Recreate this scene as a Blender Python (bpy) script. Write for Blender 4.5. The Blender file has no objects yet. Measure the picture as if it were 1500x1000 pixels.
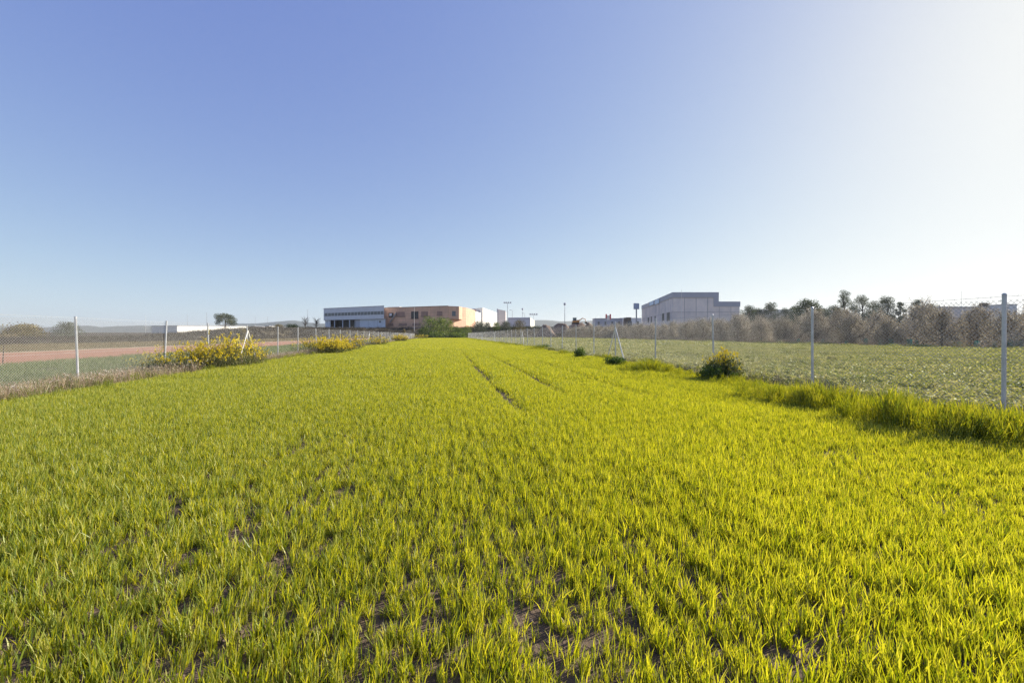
import bpy, math, random
import numpy as np
from mathutils import Vector, Matrix

random.seed(7)
RNG = np.random.default_rng(11)
sc = bpy.context.scene
COL = sc.collection
H = 1.35          # eye height
F = 600.0         # focal length of the 1500 px wide photograph, in px
SUN_AZ, SUN_EL = math.radians(62), math.radians(27)

# ------------------------------------------------------------------ helpers
def X_at(px, Y): return (px - 750.0) / F * Y
def Z_at(py, Y): return H + (490.0 - py) / F * Y
def sm(x, a, b):
    t = np.clip((np.asarray(x, float) - a) / (b - a), 0, 1)
    return t * t * (3 - 2 * t)

_perm = np.random.default_rng(3).random((256, 256))
def vnoise(x, y):
    x = np.asarray(x, float); y = np.asarray(y, float)
    xi = np.floor(x).astype(int); yi = np.floor(y).astype(int)
    fx = x - xi; fy = y - yi
    fx = fx * fx * (3 - 2 * fx); fy = fy * fy * (3 - 2 * fy)
    a = _perm[xi % 256, yi % 256]; b = _perm[(xi + 1) % 256, yi % 256]
    c = _perm[xi % 256, (yi + 1) % 256]; d = _perm[(xi + 1) % 256, (yi + 1) % 256]
    return (a * (1 - fx) + b * fx) * (1 - fy) + (c * (1 - fx) + d * fx) * fy
def fbm(x, y, o=3):
    s = 0; a = .5; t = 0
    for i in range(o):
        s = s + a * vnoise(np.asarray(x) * 2 ** i + 17.3 * i, np.asarray(y) * 2 ** i + 9.1 * i); t += a; a *= .5
    return s / t

def gz(X, Y):
    """height of the ground"""
    X = np.asarray(X, float); Y = np.asarray(Y, float)
    u = X + Y / 6.0
    z = -0.15 * sm(-u, 8.3, 10.5)
    z = z + 0.05 * (fbm(u * .22, Y * .16, 2) - .5) * sm(np.hypot(X, Y), 0, 6)
    plat = 2.4 + 1.7 * sm(X, -125, -95)
    bank = sm(-u, 62, 69) * (.6 + (plat - .6) * sm(Y, 85, 185))
    far = sm(Y, 166, 186) * plat
    right = sm(u, 74, 100) * (1.0 + 3.0 * sm(Y, 60, 190))
    z = z + np.maximum(np.maximum(bank, far), right)
    z = z + 0.22 * sm(u, 45, 46.2) * (1 - sm(u, 46.5, 48.5))
    return z
def g(X, Y): return float(gz(X, Y))

def tag(o, label=None, cat=None, group=None, kind=None):
    if label: o['label'] = label
    if cat: o['category'] = cat
    if group: o['group'] = group
    if kind: o['kind'] = kind
    return o

def empty(name, loc=(0, 0, 0), rz=0, **k):
    o = bpy.data.objects.new(name, None); COL.objects.link(o)
    o.empty_display_size = .2
    o.location = loc; o.rotation_euler = (0, 0, rz)
    return tag(o, **k)

def link_mesh(name, me, parent=None, loc=None, link=True, **k):
    o = bpy.data.objects.new(name, me)
    if link: COL.objects.link(o)
    if parent: o.parent = parent
    if loc is not None: o.location = loc
    return tag(o, **k)

def mesh_np(name, V, Q, mats, tint=None, smooth=False):
    """V (n,3); Q (m,k) faces all of one size or a list of such arrays"""
    if not isinstance(Q, list): Q = [Q]
    me = bpy.data.meshes.new(name)
    me.vertices.add(len(V)); me.vertices.foreach_set('co', np.asarray(V, np.float32).ravel())
    nl = sum(q.size for q in Q); nf = sum(len(q) for q in Q)
    me.loops.add(nl); me.polygons.add(nf)
    me.loops.foreach_set('vertex_index', np.concatenate([q.ravel() for q in Q]).astype(np.int32))
    tot = np.concatenate([np.full(len(q), q.shape[1]) for q in Q])
    st = np.concatenate([[0], np.cumsum(tot)[:-1]])
    me.polygons.foreach_set('loop_start', st.astype(np.int32))
    me.polygons.foreach_set('loop_total', tot.astype(np.int32))
    if smooth: me.polygons.foreach_set('use_smooth', np.ones(nf, bool))
    me.update(calc_edges=True); me.validate()
    for m in (mats if isinstance(mats, (list, tuple)) else [mats]): me.materials.append(m)
    if tint is not None:
        a = me.attributes.new('tint', 'FLOAT', 'POINT')
        a.data.foreach_set('value', np.asarray(tint, np.float32))
    return me

class MB:
    """collects boxes, prisms and tubes that become ONE mesh"""
    def __init__(s): s.v = []; s.f = []
    def add(s, vs, fs):
        b = len(s.v); s.v += [tuple(p) for p in vs]; s.f += [tuple(i + b for i in f) for f in fs]
    def box(s, x0, x1, y0, y1, z0, z1, M=None):
        vs = [Vector((x, y, z)) for z in (z0, z1) for (x, y) in ((x0, y0), (x1, y0), (x1, y1), (x0, y1))]
        if M: vs = [M @ v for v in vs]
        s.add(vs, [(0, 3, 2, 1), (4, 5, 6, 7), (0, 1, 5, 4), (1, 2, 6, 5), (2, 3, 7, 6), (3, 0, 4, 7)])
    def prism(s, poly, z0, z1):
        n = len(poly)
        z0s = z0 if hasattr(z0, '__len__') else [z0] * n
        z1s = z1 if hasattr(z1, '__len__') else [z1] * n
        vs = [(p[0], p[1], z) for p, z in zip(poly, z0s)] + [(p[0], p[1], z) for p, z in zip(poly, z1s)]
        fs = [tuple(range(n))[::-1], tuple(range(n, 2 * n))] + [(i, (i + 1) % n, n + (i + 1) % n, n + i) for i in range(n)]
        s.add(vs, fs)
    def tube(s, pts, rs, n=8, cap=True):
        pts = [Vector(p) for p in pts]
        if not hasattr(rs, '__len__'): rs = [rs] * len(pts)
        rings = []; vs = []
        for i, p in enumerate(pts):
            d = (pts[min(i + 1, len(pts) - 1)] - pts[max(i - 1, 0)]).normalized()
            a = d.cross(Vector((0.13, 0.97, 0.2))).normalized()
            if a.length < .1: a = Vector((1, 0, 0))
            b = d.cross(a)
            for k in range(n):
                t = 2 * math.pi * k / n
                vs.append(p + (a * math.cos(t) + b * math.sin(t)) * rs[i])
        fs = []
        for i in range(len(pts) - 1):
            for k in range(n):
                fs.append((i * n + k, i * n + (k + 1) % n, (i + 1) * n + (k + 1) % n, (i + 1) * n + k))
        if cap: fs += [tuple(range(n))[::-1], tuple(range((len(pts) - 1) * n, len(pts) * n))]
        s.add(vs, fs)
    def mesh(s, name, mat, smooth=False):
        me = bpy.data.meshes.new(name); me.from_pydata(s.v, [], s.f); me.update()
        me.materials.append(mat)
        if smooth: me.polygons.foreach_set('use_smooth', [True] * len(me.polygons))
        return me
    def build(s, name, mat, parent=None, loc=None, smooth=False, **k):
        return link_mesh(name, s.mesh(name, mat, smooth), parent, loc, **k)

def copy_tree(o, parent=None):
    c = o.copy(); COL.objects.link(c)
    if parent: c.parent = parent
    for ch in list(o.children): copy_tree(ch, c)
    return c

# ------------------------------------------------------------------ materials
def newmat(name):
    m = bpy.data.materials.new(name); m.use_nodes = True
    nt = m.node_tree; nt.nodes.clear()
    out = nt.nodes.new('ShaderNodeOutputMaterial')
    return m, nt, out
def N(nt, t, **k):
    n = nt.nodes.new(t)
    for a, b in k.items():
        if a.startswith('i_'): n.inputs[a[2:].replace('_', ' ')].default_value = b
        else: setattr(n, a, b)
    return n
def ramp(nt, stops, interp='LINEAR'):
    r = nt.nodes.new('ShaderNodeValToRGB'); cr = r.color_ramp; cr.interpolation = interp
    while len(cr.elements) < len(stops): cr.elements.new(0.5)
    for e, (p, c) in zip(cr.elements, stops): e.position = p; e.color = (*c, 1)
    return r

def solid(name, col, var=.15, scale=3, rough=.7, metal=0, bump=0, bscale=20, stretch=(1, 1, 1)):
    """plain surface with uneven colour and a little relief"""
    m, nt, out = newmat(name); L = nt.links.new
    b = N(nt, 'ShaderNodeBsdfPrincipled'); b.inputs['Roughness'].default_value = rough; b.inputs['Metallic'].default_value = metal
    tc = N(nt, 'ShaderNodeTexCoord'); mp = N(nt, 'ShaderNodeMapping'); mp.inputs['Scale'].default_value = stretch
    L(tc.outputs['Object'], mp.inputs[0])
    no = N(nt, 'ShaderNodeTexNoise', i_Scale=scale, i_Detail=6.0); L(mp.outputs[0], no.inputs['Vector'])
    r = ramp(nt, [(.25, tuple(c * (1 - var) for c in col)), (.75, tuple(min(1, c * (1 + var)) for c in col))])
    L(no.outputs['Fac'], r.inputs[0]); L(r.outputs[0], b.inputs['Base Color'])
    if bump:
        n2 = N(nt, 'ShaderNodeTexNoise', i_Scale=bscale, i_Detail=5.0); L(tc.outputs['Object'], n2.inputs['Vector'])
        bp = N(nt, 'ShaderNodeBump', i_Strength=bump); L(n2.outputs['Fac'], bp.inputs['Height']); L(bp.outputs[0], b.inputs['Normal'])
    L(b.outputs[0], out.inputs[0])
    return m

def leafmat(name, stops, tstops=None, trans=.45, rough=.5, rnd=.35, gloss=.05):
    """leaves: colour by 'tint' attribute plus an individual's random; light passes through"""
    m, nt, out = newmat(name); L = nt.links.new
    at = N(nt, 'ShaderNodeAttribute', attribute_name='tint')
    oi = N(nt, 'ShaderNodeObjectInfo')
    mm = N(nt, 'ShaderNodeMath', operation='MULTIPLY_ADD'); mm.inputs[1].default_value = rnd; 
    L(oi.outputs['Random'], mm.inputs[0]); 
    sub = N(nt, 'ShaderNodeMath', operation='SUBTRACT'); sub.inputs[1].default_value = rnd / 2
    L(at.outputs['Fac'], sub.inputs[0]); L(sub.outputs[0], mm.inputs[2])
    r = ramp(nt, stops); L(mm.outputs[0], r.inputs[0])
    r2 = ramp(nt, tstops or stops); L(mm.outputs[0], r2.inputs[0])
    d = N(nt, 'ShaderNodeBsdfDiffuse'); t = N(nt, 'ShaderNodeBsdfTranslucent'); gl = N(nt, 'ShaderNodeBsdfGlossy'); gl.inputs['Roughness'].default_value = rough
    gl.inputs['Color'].default_value = (.8, .85, .7, 1)
    L(r.outputs[0], d.inputs[0]); L(r2.outputs[0], t.inputs[0])
    mx = N(nt, 'ShaderNodeMixShader'); mx.inputs[0].default_value = trans; L(d.outputs[0], mx.inputs[1]); L(t.outputs[0], mx.inputs[2])
    m2 = N(nt, 'ShaderNodeMixShader'); m2.inputs[0].default_value = gloss; L(mx.outputs[0], m2.inputs[1]); L(gl.outputs[0], m2.inputs[2])
    L(m2.outputs[0], out.inputs[0])
    return m

# crop: yellow green wheat; transmitted light is more yellow than reflected light
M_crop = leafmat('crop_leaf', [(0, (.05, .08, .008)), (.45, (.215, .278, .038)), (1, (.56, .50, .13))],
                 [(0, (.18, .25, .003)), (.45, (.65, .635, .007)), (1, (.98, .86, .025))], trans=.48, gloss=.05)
M_tuss = leafmat('tussock_leaf', [(0, (.045, .085, .008)), (.5, (.11, .15, .016)), (1, (.26, .26, .04))],
                 [(0, (.22, .28, .008)), (.5, (.52, .52, .012)), (1, (.82, .68, .03))], trans=.45, gloss=.04)
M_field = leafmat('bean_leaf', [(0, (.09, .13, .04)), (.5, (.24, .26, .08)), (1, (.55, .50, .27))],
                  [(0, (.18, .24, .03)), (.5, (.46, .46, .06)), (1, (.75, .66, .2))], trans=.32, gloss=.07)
M_lfield = leafmat('left_grass_leaf', [(0, (.09, .13, .04)), (.5, (.16, .2, .07)), (1, (.3, .3, .15))],
                   [(0, (.13, .2, .02)), (.5, (.24, .3, .05)), (1, (.42, .4, .14))], trans=.35, gloss=.05)
M_dryg = leafmat('dry_grass_leaf', [(0, (.12, .11, .05)), (.5, (.24, .19, .10)), (1, (.42, .33, .2))],
                 trans=.3, gloss=.03)
M_weed = leafmat('dry_weed', [(0, (.13, .18, .04)), (.22, (.22, .24, .07)), (.35, (.30, .23, .12)), (.6, (.44, .31, .21)), (.85, (.60, .46, .36)), (1, (.85, .78, .68))],
                 trans=.3, gloss=.02)
M_scrub = leafmat('scrub_leaf', [(0, (.04, .035, .025)), (.5, (.09, .075, .055)), (1, (.2, .16, .12))], trans=.2, gloss=.02)
M_olive = leafmat('olive_leaf', [(0, (.11, .085, .055)), (.35, (.30, .245, .16)), (.75, (.62, .52, .37)), (1, (.92, .82, .67))],
                  trans=.26, gloss=.06, rnd=.12)
M_tree = leafmat('dark_tree_leaf', [(0, (.025, .04, .018)), (.5, (.055, .08, .03)), (1, (.12, .14, .06))], trans=.3, gloss=.04)
M_gtree = leafmat('grey_green_leaf', [(0, (.05, .065, .04)), (.5, (.10, .12, .075)), (1, (.2, .2, .13))], trans=.3, gloss=.04)
M_green = leafmat('green_bush_leaf', [(0, (.03, .06, .015)), (.5, (.08, .13, .025)), (1, (.22, .26, .06))],
                  [(0, (.06, .12, .01)), (.5, (.16, .24, .02)), (1, (.4, .42, .06))], trans=.4, gloss=.04)
M_tan = leafmat('tan_bush_leaf', [(0, (.09, .075, .03)), (.5, (.2, .16, .06)), (1, (.36, .28, .12))], trans=.3, gloss=.03)
M_yel = leafmat('yellow_petal', [(0, (.6, .42, .01)), (.5, (.80, .62, .02)), (1, (.88, .76, .10))], trans=.35, gloss=.02)
M_mleaf = leafmat('mustard_leaf', [(0, (.05, .08, .02)), (.5, (.13, .16, .05)), (1, (.3, .26, .12))], trans=.35, gloss=.03)
M_bark = solid('bark', (.11, .085, .065), .35, 8, .9, bump=.5)
M_stem = solid('stem', (.16, .15, .06), .3, 9, .8)
M_galv = solid('galvanised_steel', (.52, .525, .54), .15, 9, .42, .35)
M_galvd = solid('galvanised_wire', (.47, .46, .44), .08, 4, .6, 0)
M_conc = solid('pale_steel', (.75, .73, .70), .08, 5, .6)
M_metalp = solid('pole_steel', (.4, .41, .43), .1, 3, .5, .3)
M_grey = solid('grey_cladding', (.66, .665, .70), .06, .5, .6, .1)
M_greyl = solid('pale_grey_panel', (.62, .66, .74), .08, .4, .6)
M_fascia = solid('grey_fascia', (.42, .42, .47), .05, .4, .6)
M_dark = solid('dark_opening', (.03, .032, .036), .2, 2, .5)
M_glass = solid('window_glass', (.10, .12, .14), .35, .9, .2)
M_white = solid('white_render', (.78, .74, .68), .05, .3, .8)
M_pink = solid('pale_panel', (.75, .66, .62), .06, .3, .8)
M_soil = solid('earth', (.23, .16, .115), .25, 1.2, .95, bump=.6, bscale=6)
M_teal = solid('teal_plastic', (.08, .38, .26), .15, 3, .5)
M_red = solid('red_sign', (.6, .12, .12), .1, 3, .5)
M_blue = solid('pale_blue_panel', (.45, .6, .78), .1, 3, .4)
M_orange = solid('orange_paint', (.6, .25, .06), .2, 2, .5)
M_black = solid('rubber', (.03, .03, .03), .2, 5, .8)

def panelmat(name, col, pw, ph, var=.12, joint=.6, jw=.03, rough=.75):
    """precast panels / masonry: brick texture for the joints, run in metres along the wall"""
    m, nt, out = newmat(name); L = nt.links.new
    tc = N(nt, 'ShaderNodeTexCoord'); sep = N(nt, 'ShaderNodeSeparateXYZ'); L(tc.outputs['Object'], sep.inputs[0])
    cmb = N(nt, 'ShaderNodeCombineXYZ')
    ax = N(nt, 'ShaderNodeMath', operation='ADD'); L(sep.outputs[0], ax.inputs[0]); L(sep.outputs[1], ax.inputs[1])
    L(ax.outputs[0], cmb.inputs[0]); L(sep.outputs[2], cmb.inputs[1])
    br = N(nt, 'ShaderNodeTexBrick'); br.offset = 0; br.inputs['Scale'].default_value = 1
    br.inputs['Brick Width'].default_value = pw; br.inputs['Row Height'].default_value = ph
    br.inputs['Mortar Size'].default_value = jw; br.inputs['Mortar Smooth'].default_value = .1
    br.inputs['Color1'].default_value = (*[c * (1 - var) for c in col], 1)
    br.inputs['Color2'].default_value = (*[c * (1 + var) for c in col], 1)
    br.inputs['Mortar'].default_value = (*[c * joint for c in col], 1)
    L(cmb.outputs[0], br.inputs['Vector'])
    no = N(nt, 'ShaderNodeTexNoise', i_Scale=.35, i_Detail=6.0); L(tc.outputs['Object'], no.inputs['Vector'])
    r = ramp(nt, [(.3, (.82, .82, .84)), (.7, (1.08, 1.04, 1.0))]); L(no.outputs['Fac'], r.inputs[0])
    mx = N(nt, 'ShaderNodeMix', data_type='RGBA', blend_type='MULTIPLY'); mx.inputs[0].default_value = 1
    L(br.outputs['Color'], mx.inputs[6]); L(r.outputs[0], mx.inputs[7])
    b = N(nt, 'ShaderNodeBsdfPrincipled'); b.inputs['Roughness'].default_value = rough
    L(mx.outputs[2], b.inputs['Base Color']); L(b.outputs[0], out.inputs[0])
    return m
M_brick = panelmat('orange_brickwork', (.74, .46, .31), 2.6, 1.3, .07, .8, .06)
M_panel = panelmat('beige_precast', (.80, .73, .69), 3.7, 4.4, .09, .7, .1)

# ------------------------------------------------------------------ ground
def ground():
    def graded(a, lim, s0=.25, gr=1.07, smax=400):
        out = [a]; s = s0
        while out[-1] < lim: out.append(out[-1] + s); s = min(s * gr, smax)
        return np.array(out)
    up = graded(0, 5500, .5, 1.05); us = np.concatenate([-up[::-1][:-1], up])
    extra = np.array([-69, -67, -65, -63.5, -62, 45, 45.6, 46.2, 46.8, 47.6, 48.5, 74, 80, 87, 94, 100]); us = np.unique(np.concatenate([us, extra]))
    yp = graded(0, 6500, .35, 1.05); ys = np.concatenate([-graded(0, 60, 2, 1.2)[::-1][:-1], yp, np.arange(160, 192, 2.)]); ys = np.unique(ys)
    U, Y = np.meshgrid(us, ys); X = U - Y / 6
    Z = gz(X, Y)
    V = np.stack([X, Y, Z], -1).reshape(-1, 3)
    ny, nx = U.shape; idx = np.arange(ny * nx).reshape(ny, nx)
    Q = np.stack([idx[:-1, :-1], idx[:-1, 1:], idx[1:, 1:], idx[1:, :-1]], -1).reshape(-1, 4)
    m, nt, out = newmat('ground_soil'); L = nt.links.new
    geo = N(nt, 'ShaderNodeNewGeometry'); sep = N(nt, 'ShaderNodeSeparateXYZ'); L(geo.outputs['Position'], sep.inputs[0])
    n0 = N(nt, 'ShaderNodeTexNoise', i_Scale=.35, i_Detail=5.0); L(geo.outputs['Position'], n0.inputs['Vector'])
    u = N(nt, 'ShaderNodeMath', operation='MULTIPLY_ADD'); u.inputs[1].default_value = 1 / 6; L(sep.outputs[1], u.inputs[0]); L(sep.outputs[0], u.inputs[2])
    j = N(nt, 'ShaderNodeMath', operation='MULTIPLY_ADD'); j.inputs[1].default_value = 1.6; L(n0.outputs['Fac'], j.inputs[0]); L(u.outputs[0], j.inputs[2])
    mr = N(nt, 'ShaderNodeMapRange'); mr.inputs[1].default_value = -100 + .8; mr.inputs[2].default_value = 100 + .8; L(j.outputs[0], mr.inputs[0])
    P = lambda q: (q + 100) / 200
    zones = [(0, (.10, .085, .06)), (P(-63), (.24, .2, .11)), (P(-37), (.50, .38, .26)), (P(-35.6), (.40, .21, .13)), (P(-21.8), (.13, .13, .06)),
             (P(-12.5), (.22, .16, .10)), (P(-8.4), (.135, .098, .07)), (P(9.2), (.15, .14, .08)), (P(45.5), (.10, .075, .055)), (P(49), (.17, .13, .085)), (P(74), (.16, .14, .08))]
    r = ramp(nt, zones, 'CONSTANT'); L(mr.outputs[0], r.inputs[0])
    # plateau beyond the field end
    yf = N(nt, 'ShaderNodeMapRange'); yf.inputs[1].default_value = 160; yf.inputs[2].default_value = 168; L(sep.outputs[1], yf.inputs[0])
    mx = N(nt, 'ShaderNodeMix', data_type='RGBA'); L(yf.outputs[0], mx.inputs[0]); L(r.outputs[0], mx.inputs[6]); mx.inputs[7].default_value = (.15, .13, .085, 1)
    n1 = N(nt, 'ShaderNodeTexNoise', i_Scale=9.0, i_Detail=9.0); L(geo.outputs['Position'], n1.inputs['Vector']); n1.inputs['Roughness'].default_value = .7
    r1 = ramp(nt, [(.3, (.55, .55, .55)), (.7, (1.45, 1.42, 1.4))]); L(n1.outputs['Fac'], r1.inputs[0])
    m2 = N(nt, 'ShaderNodeMix', data_type='RGBA', blend_type='MULTIPLY'); m2.inputs[0].default_value = 1
    L(mx.outputs[2], m2.inputs[6]); L(r1.outputs[0], m2.inputs[7])
    n2 = N(nt, 'ShaderNodeTexNoise', i_Scale=25.0, i_Detail=8.0); L(geo.outputs['Position'], n2.inputs['Vector'])
    bp = N(nt, 'ShaderNodeBump', i_Strength=.9, i_Distance=.03); L(n2.outputs['Fac'], bp.inputs['Height'])
    b = N(nt, 'ShaderNodeBsdfPrincipled'); b.inputs['Roughness'].default_value = .95; b.inputs['Specular IOR Level'].default_value = .15
    L(m2.outputs[2], b.inputs['Base Color']); L(bp.outputs[0], b.inputs['Normal']); L(b.outputs[0], out.inputs[0])
    o = link_mesh('ground', mesh_np('ground', V, Q, m, smooth=True)); tag(o, kind='structure')
ground()

def hills():
    # ridge line read as (photo x, y) -> azimuth and height; a real range some 2.6 km away
    prof = [(-900, 476), (-300, 474), (-60, 478), (0, 477), (12, 478), (30, 482), (80, 479), (120, 477), (150, 479), (185, 477.5), (230, 477), (300, 478), (355, 474), (385, 472.5), (405, 470.5),
            (430, 470.5), (455, 473), (480, 474), (560, 476), (680, 474), (780, 470.5), (830, 470.5), (880, 470), (940, 469), (1050, 468), (1200, 466), (1400, 462), (1600, 460), (2400, 460)]
    px = np.linspace(-900, 2400, 420)
    py = np.interp(px, [p[0] for p in prof], [p[1] for p in prof]) + (fbm(px * .06, px * 0 + 3, 3) - .5) * 1.6
    rows = np.linspace(0, 1, 14)
    V = []
    for t in rows:
        Y = 1700 + 2200 * t
        k = np.sin(np.pi * min(1, t / .5) / 2) ** 1.3 if t <= .5 else np.cos(np.pi * (t - .5)) ** .8 if t < 1 else 0
        Yr = 1700 + 2200 * .5
        zt = H + (490 - py) / F * Yr
        n = 1 + .25 * (fbm(px * .03 + 5, np.full_like(px, t * 5), 3) - .5) * (1 - abs(t - .5) * 2) * (0 if t == .5 else 1)
        V.append(np.stack([(px - 750) / F * Y, np.full_like(px, Y), np.maximum(3.0, zt * k * n if t != .5 else zt)], -1))
    V = np.concatenate(V); nx = len(px); idx = np.arange(len(rows) * nx).reshape(-1, nx)
    Q = np.stack([idx[:-1, :-1], idx[:-1, 1:], idx[1:, 1:], idx[1:, :-1]], -1).reshape(-1, 4)
    m = solid('hillside', (.075, .09, .075), .45, .004, .95)
    tag(link_mesh('hills', mesh_np('hills', V, Q, m, smooth=True)), kind='structure')
hills()

# ------------------------------------------------------------------ scattered ground cover
def blade_np(rng, n, L0, L1, w0, w1, lean, spread, h0=0, seg=3, curl=.6, tint=(.2, .9)):
    """n tapered bending blades; returns V, quads, tint"""
    V = []; Q = []; T = []
    b = 0
    for i in range(n):
        L = rng.uniform(L0, L1); w = rng.uniform(w0, w1); az = rng.uniform(0, 2 * math.pi)
        tilt = abs(rng.normal(0, lean)); cu = rng.uniform(.2, 1) * curl
        r = math.sqrt(rng.random()) * spread; a2 = rng.uniform(0, 2 * math.pi)
        p = np.array([r * math.cos(a2), r * math.sin(a2), h0 if not callable(h0) else h0()])
        d = np.array([math.cos(az), math.sin(az)]); face = rng.uniform(0, math.pi)
        side = np.array([math.cos(face), math.sin(face), 0]); t0 = rng.uniform(*tint)
        for s in range(seg + 1):
            f = s / seg
            ww = w * (.55 + .45 * math.sin(min(1, f * 1.6) * math.pi / 2)) * (1 - f ** 2.2) * .5 + .0004
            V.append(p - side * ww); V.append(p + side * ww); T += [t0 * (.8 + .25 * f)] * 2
            if s < seg:
                th = tilt + cu * f * f * 1.8
                p = p + np.array([d[0] * math.sin(th), d[1] * math.sin(th), math.cos(th)]) * L / seg
                q = b + s * 2; Q.append((q, q + 1, q + 3, q + 2))
        b += 2 * (seg + 1)
    return np.array(V), np.array(Q), np.array(T)

def leaves_np(rng, P, size, tint, flat=0.0, aspect=.45, per=None):
    """a quad leaf at each point P"""
    n = len(P)
    d = rng.normal(size=(n, 3)); d /= np.linalg.norm(d, axis=1)[:, None] + 1e-9
    e = rng.normal(size=(n, 3)); e[:, 2] *= (1 - flat)
    nrm = np.cross(d, e); nrm /= np.linalg.norm(nrm, axis=1)[:, None] + 1e-9
    side = np.cross(nrm, d)
    s = (rng.uniform(.6, 1.3, n) * size)[:, None]
    a = P - d * s * .5; c = P + d * s * .5
    l = P + side * s * aspect * .5 + nrm * s * .08; r = P - side * s * aspect * .5 + nrm * s * .08
    V = np.stack([a, l, c, r], 1).reshape(-1, 3); Q = np.arange(4 * n).reshape(n, 4)
    T = np.repeat(tint, 4)
    return V, Q, T

def source_collection(name, meshes):
    c = bpy.data.collections.new(name)        # never linked to the scene: only a library for the scatter
    for i, me in enumerate(meshes):
        c.objects.link(bpy.data.objects.new(f'{name}_source_{i:02d}', me))
    return c

def scatter(name, P, rot, scl, var, coll, mat, **k):
    """one 'stuff' object: points carrying rot/scl/var, each instancing one of coll's plants"""
    me = bpy.data.meshes.new(name); me.vertices.add(len(P)); me.vertices.foreach_set('co', np.asarray(P, np.float32).ravel())
    a = me.attributes.new('rot', 'FLOAT_VECTOR', 'POINT'); a.data.foreach_set('vector', np.asarray(rot, np.float32).ravel())
    a = me.attributes.new('scl', 'FLOAT_VECTOR', 'POINT'); a.data.foreach_set('vector', np.asarray(scl, np.float32).ravel())
    a = me.attributes.new('var', 'INT', 'POINT'); a.data.foreach_set('value', np.asarray(var, np.int32))
    me.materials.append(mat)
    o = bpy.data.objects.new(name, me); COL.objects.link(o)
    ng = bpy.data.node_groups.new(name + '_nodes', 'GeometryNodeTree')
    ng.interface.new_socket('Geometry', in_out='INPUT', socket_type='NodeSocketGeometry')
    ng.interface.new_socket('Geometry', in_out='OUTPUT', socket_type='NodeSocketGeometry')
    A = ng.nodes.new; L = ng.links.new
    gi = A('NodeGroupInput'); go = A('NodeGroupOutput')
    ci = A('GeometryNodeCollectionInfo'); ci.inputs['Collection'].default_value = coll
    ci.inputs['Separate Children'].default_value = True; ci.inputs['Reset Children'].default_value = True
    iop = A('GeometryNodeInstanceOnPoints'); iop.inputs['Pick Instance'].default_value = True
    def na(t, nm):
        n = A('GeometryNodeInputNamedAttribute'); n.data_type = t; n.inputs['Name'].default_value = nm
        return next(s for s in n.outputs if s.enabled)
    m2p = A('GeometryNodeMeshToPoints')
    L(gi.outputs[0], m2p.inputs[0]); L(m2p.outputs[0], iop.inputs['Points']); L(ci.outputs[0], iop.inputs['Instance'])
    L(na('INT', 'var'), iop.inputs['Instance Index']); L(na('FLOAT_VECTOR', 'rot'), iop.inputs['Rotation']); L(na('FLOAT_VECTOR', 'scl'), iop.inputs['Scale'])
    L(iop.outputs[0], go.inputs[0])
    md = o.modifiers.new('scatter', 'NODES'); md.node_group = ng
    return tag(o, kind='stuff', **k)

def in_view(X, Y, pad=1.6):
    """what the photo could see, plus a generous margin for a step to either side"""
    return (Y > .25) & (np.abs(X) < 1.32 * Y + pad)

def jitter_points(u0, u1, y0, y1, dens, rng):
    n = int((u1 - u0) * (y1 - y0) * dens)
    u = rng.uniform(u0, u1, n); Y = rng.uniform(y0, y1, n); X = u - Y / 6
    k = in_view(X, Y); return u[k], Y[k], X[k]

def pack(X, Y, s, hs, var_n, rng, sink=.0, lean=.12):
    n = len(X)
    P = np.stack([X, Y, gz(X, Y) - sink], -1)
    rot = np.stack([rng.normal(0, lean, n), rng.normal(0, lean, n), rng.uniform(0, 6.283, n)], -1)
    scl = np.stack([s, s, s * hs], -1)
    return P, rot, scl, rng.integers(0, var_n, n)

rng = np.random.default_rng(5)
# ---- the wheat crop
tufts = []
for i in range(12):
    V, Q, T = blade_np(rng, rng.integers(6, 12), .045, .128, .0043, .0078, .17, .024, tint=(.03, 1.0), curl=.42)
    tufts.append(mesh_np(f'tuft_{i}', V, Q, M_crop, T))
clumps = []
for i in range(8):      # a spread of several plants, for the far part of the field
    V, Q, T = blade_np(rng, 42, .10, .20, .010, .018, .25, .16, seg=2, tint=(.15, .95))
    clumps.append(mesh_np(f'clump_{i}', V, Q, M_crop, T))
C_tuft = source_collection('crop_tufts', tufts); C_clump = source_collection('crop_clumps', clumps)

def crop_factor(u, Y):
    """0..1 how well the crop stands: drill rows, tractor tracks, thin places"""
    f = .98 + .6 * (fbm(u * .55 + 40, Y * .22, 3) - .5) * 1.6
    thin = fbm(u * 1.5 + 9, Y * .8 + 4, 3)
    nearbare = sm(7.5 - Y, 0, 5) * sm(.75 - np.abs(u - .35) / 9.0, 0, .6)
    f = f - .5 * np.clip(thin - .54, 0, 1) - 1.8 * np.clip(fbm(u * 9.5 + 31, Y * 4.2 + 7, 3) - .53, 0, 1) * (.25 + nearbare) - .10 * nearbare
    f = np.where(Y < 9, np.maximum(f, .80 - 4.6 * np.clip(fbm(u * 9.5 + 31, Y * 4.2 + 7, 3) - .50, 0, 1) * (.3 + nearbare)), f)
    def track(u0, w, y0, y1, d):
        wob = .05 * np.sin(Y * .25 + u0)
        return d * np.exp(-((u - u0 - wob) / w) ** 2) * sm(Y, y0, y0 + 2) * (1 - sm(Y, y1 - 8, y1))
    f = f - track(1.32, .15, 5.5, 95, .82) - track(2.75, .14, 8, 90, .8) - track(-.3, .10, 14, 60, .3) - track(4.35, .14, 8, 26, .6) - track(-.45, .1, 6, 30, .3) - track(3.1, .10, 6, 13, .4) - track(-3.6, .12, 12, 60, .25)
    return np.clip(f, 0, 1.15)

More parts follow.
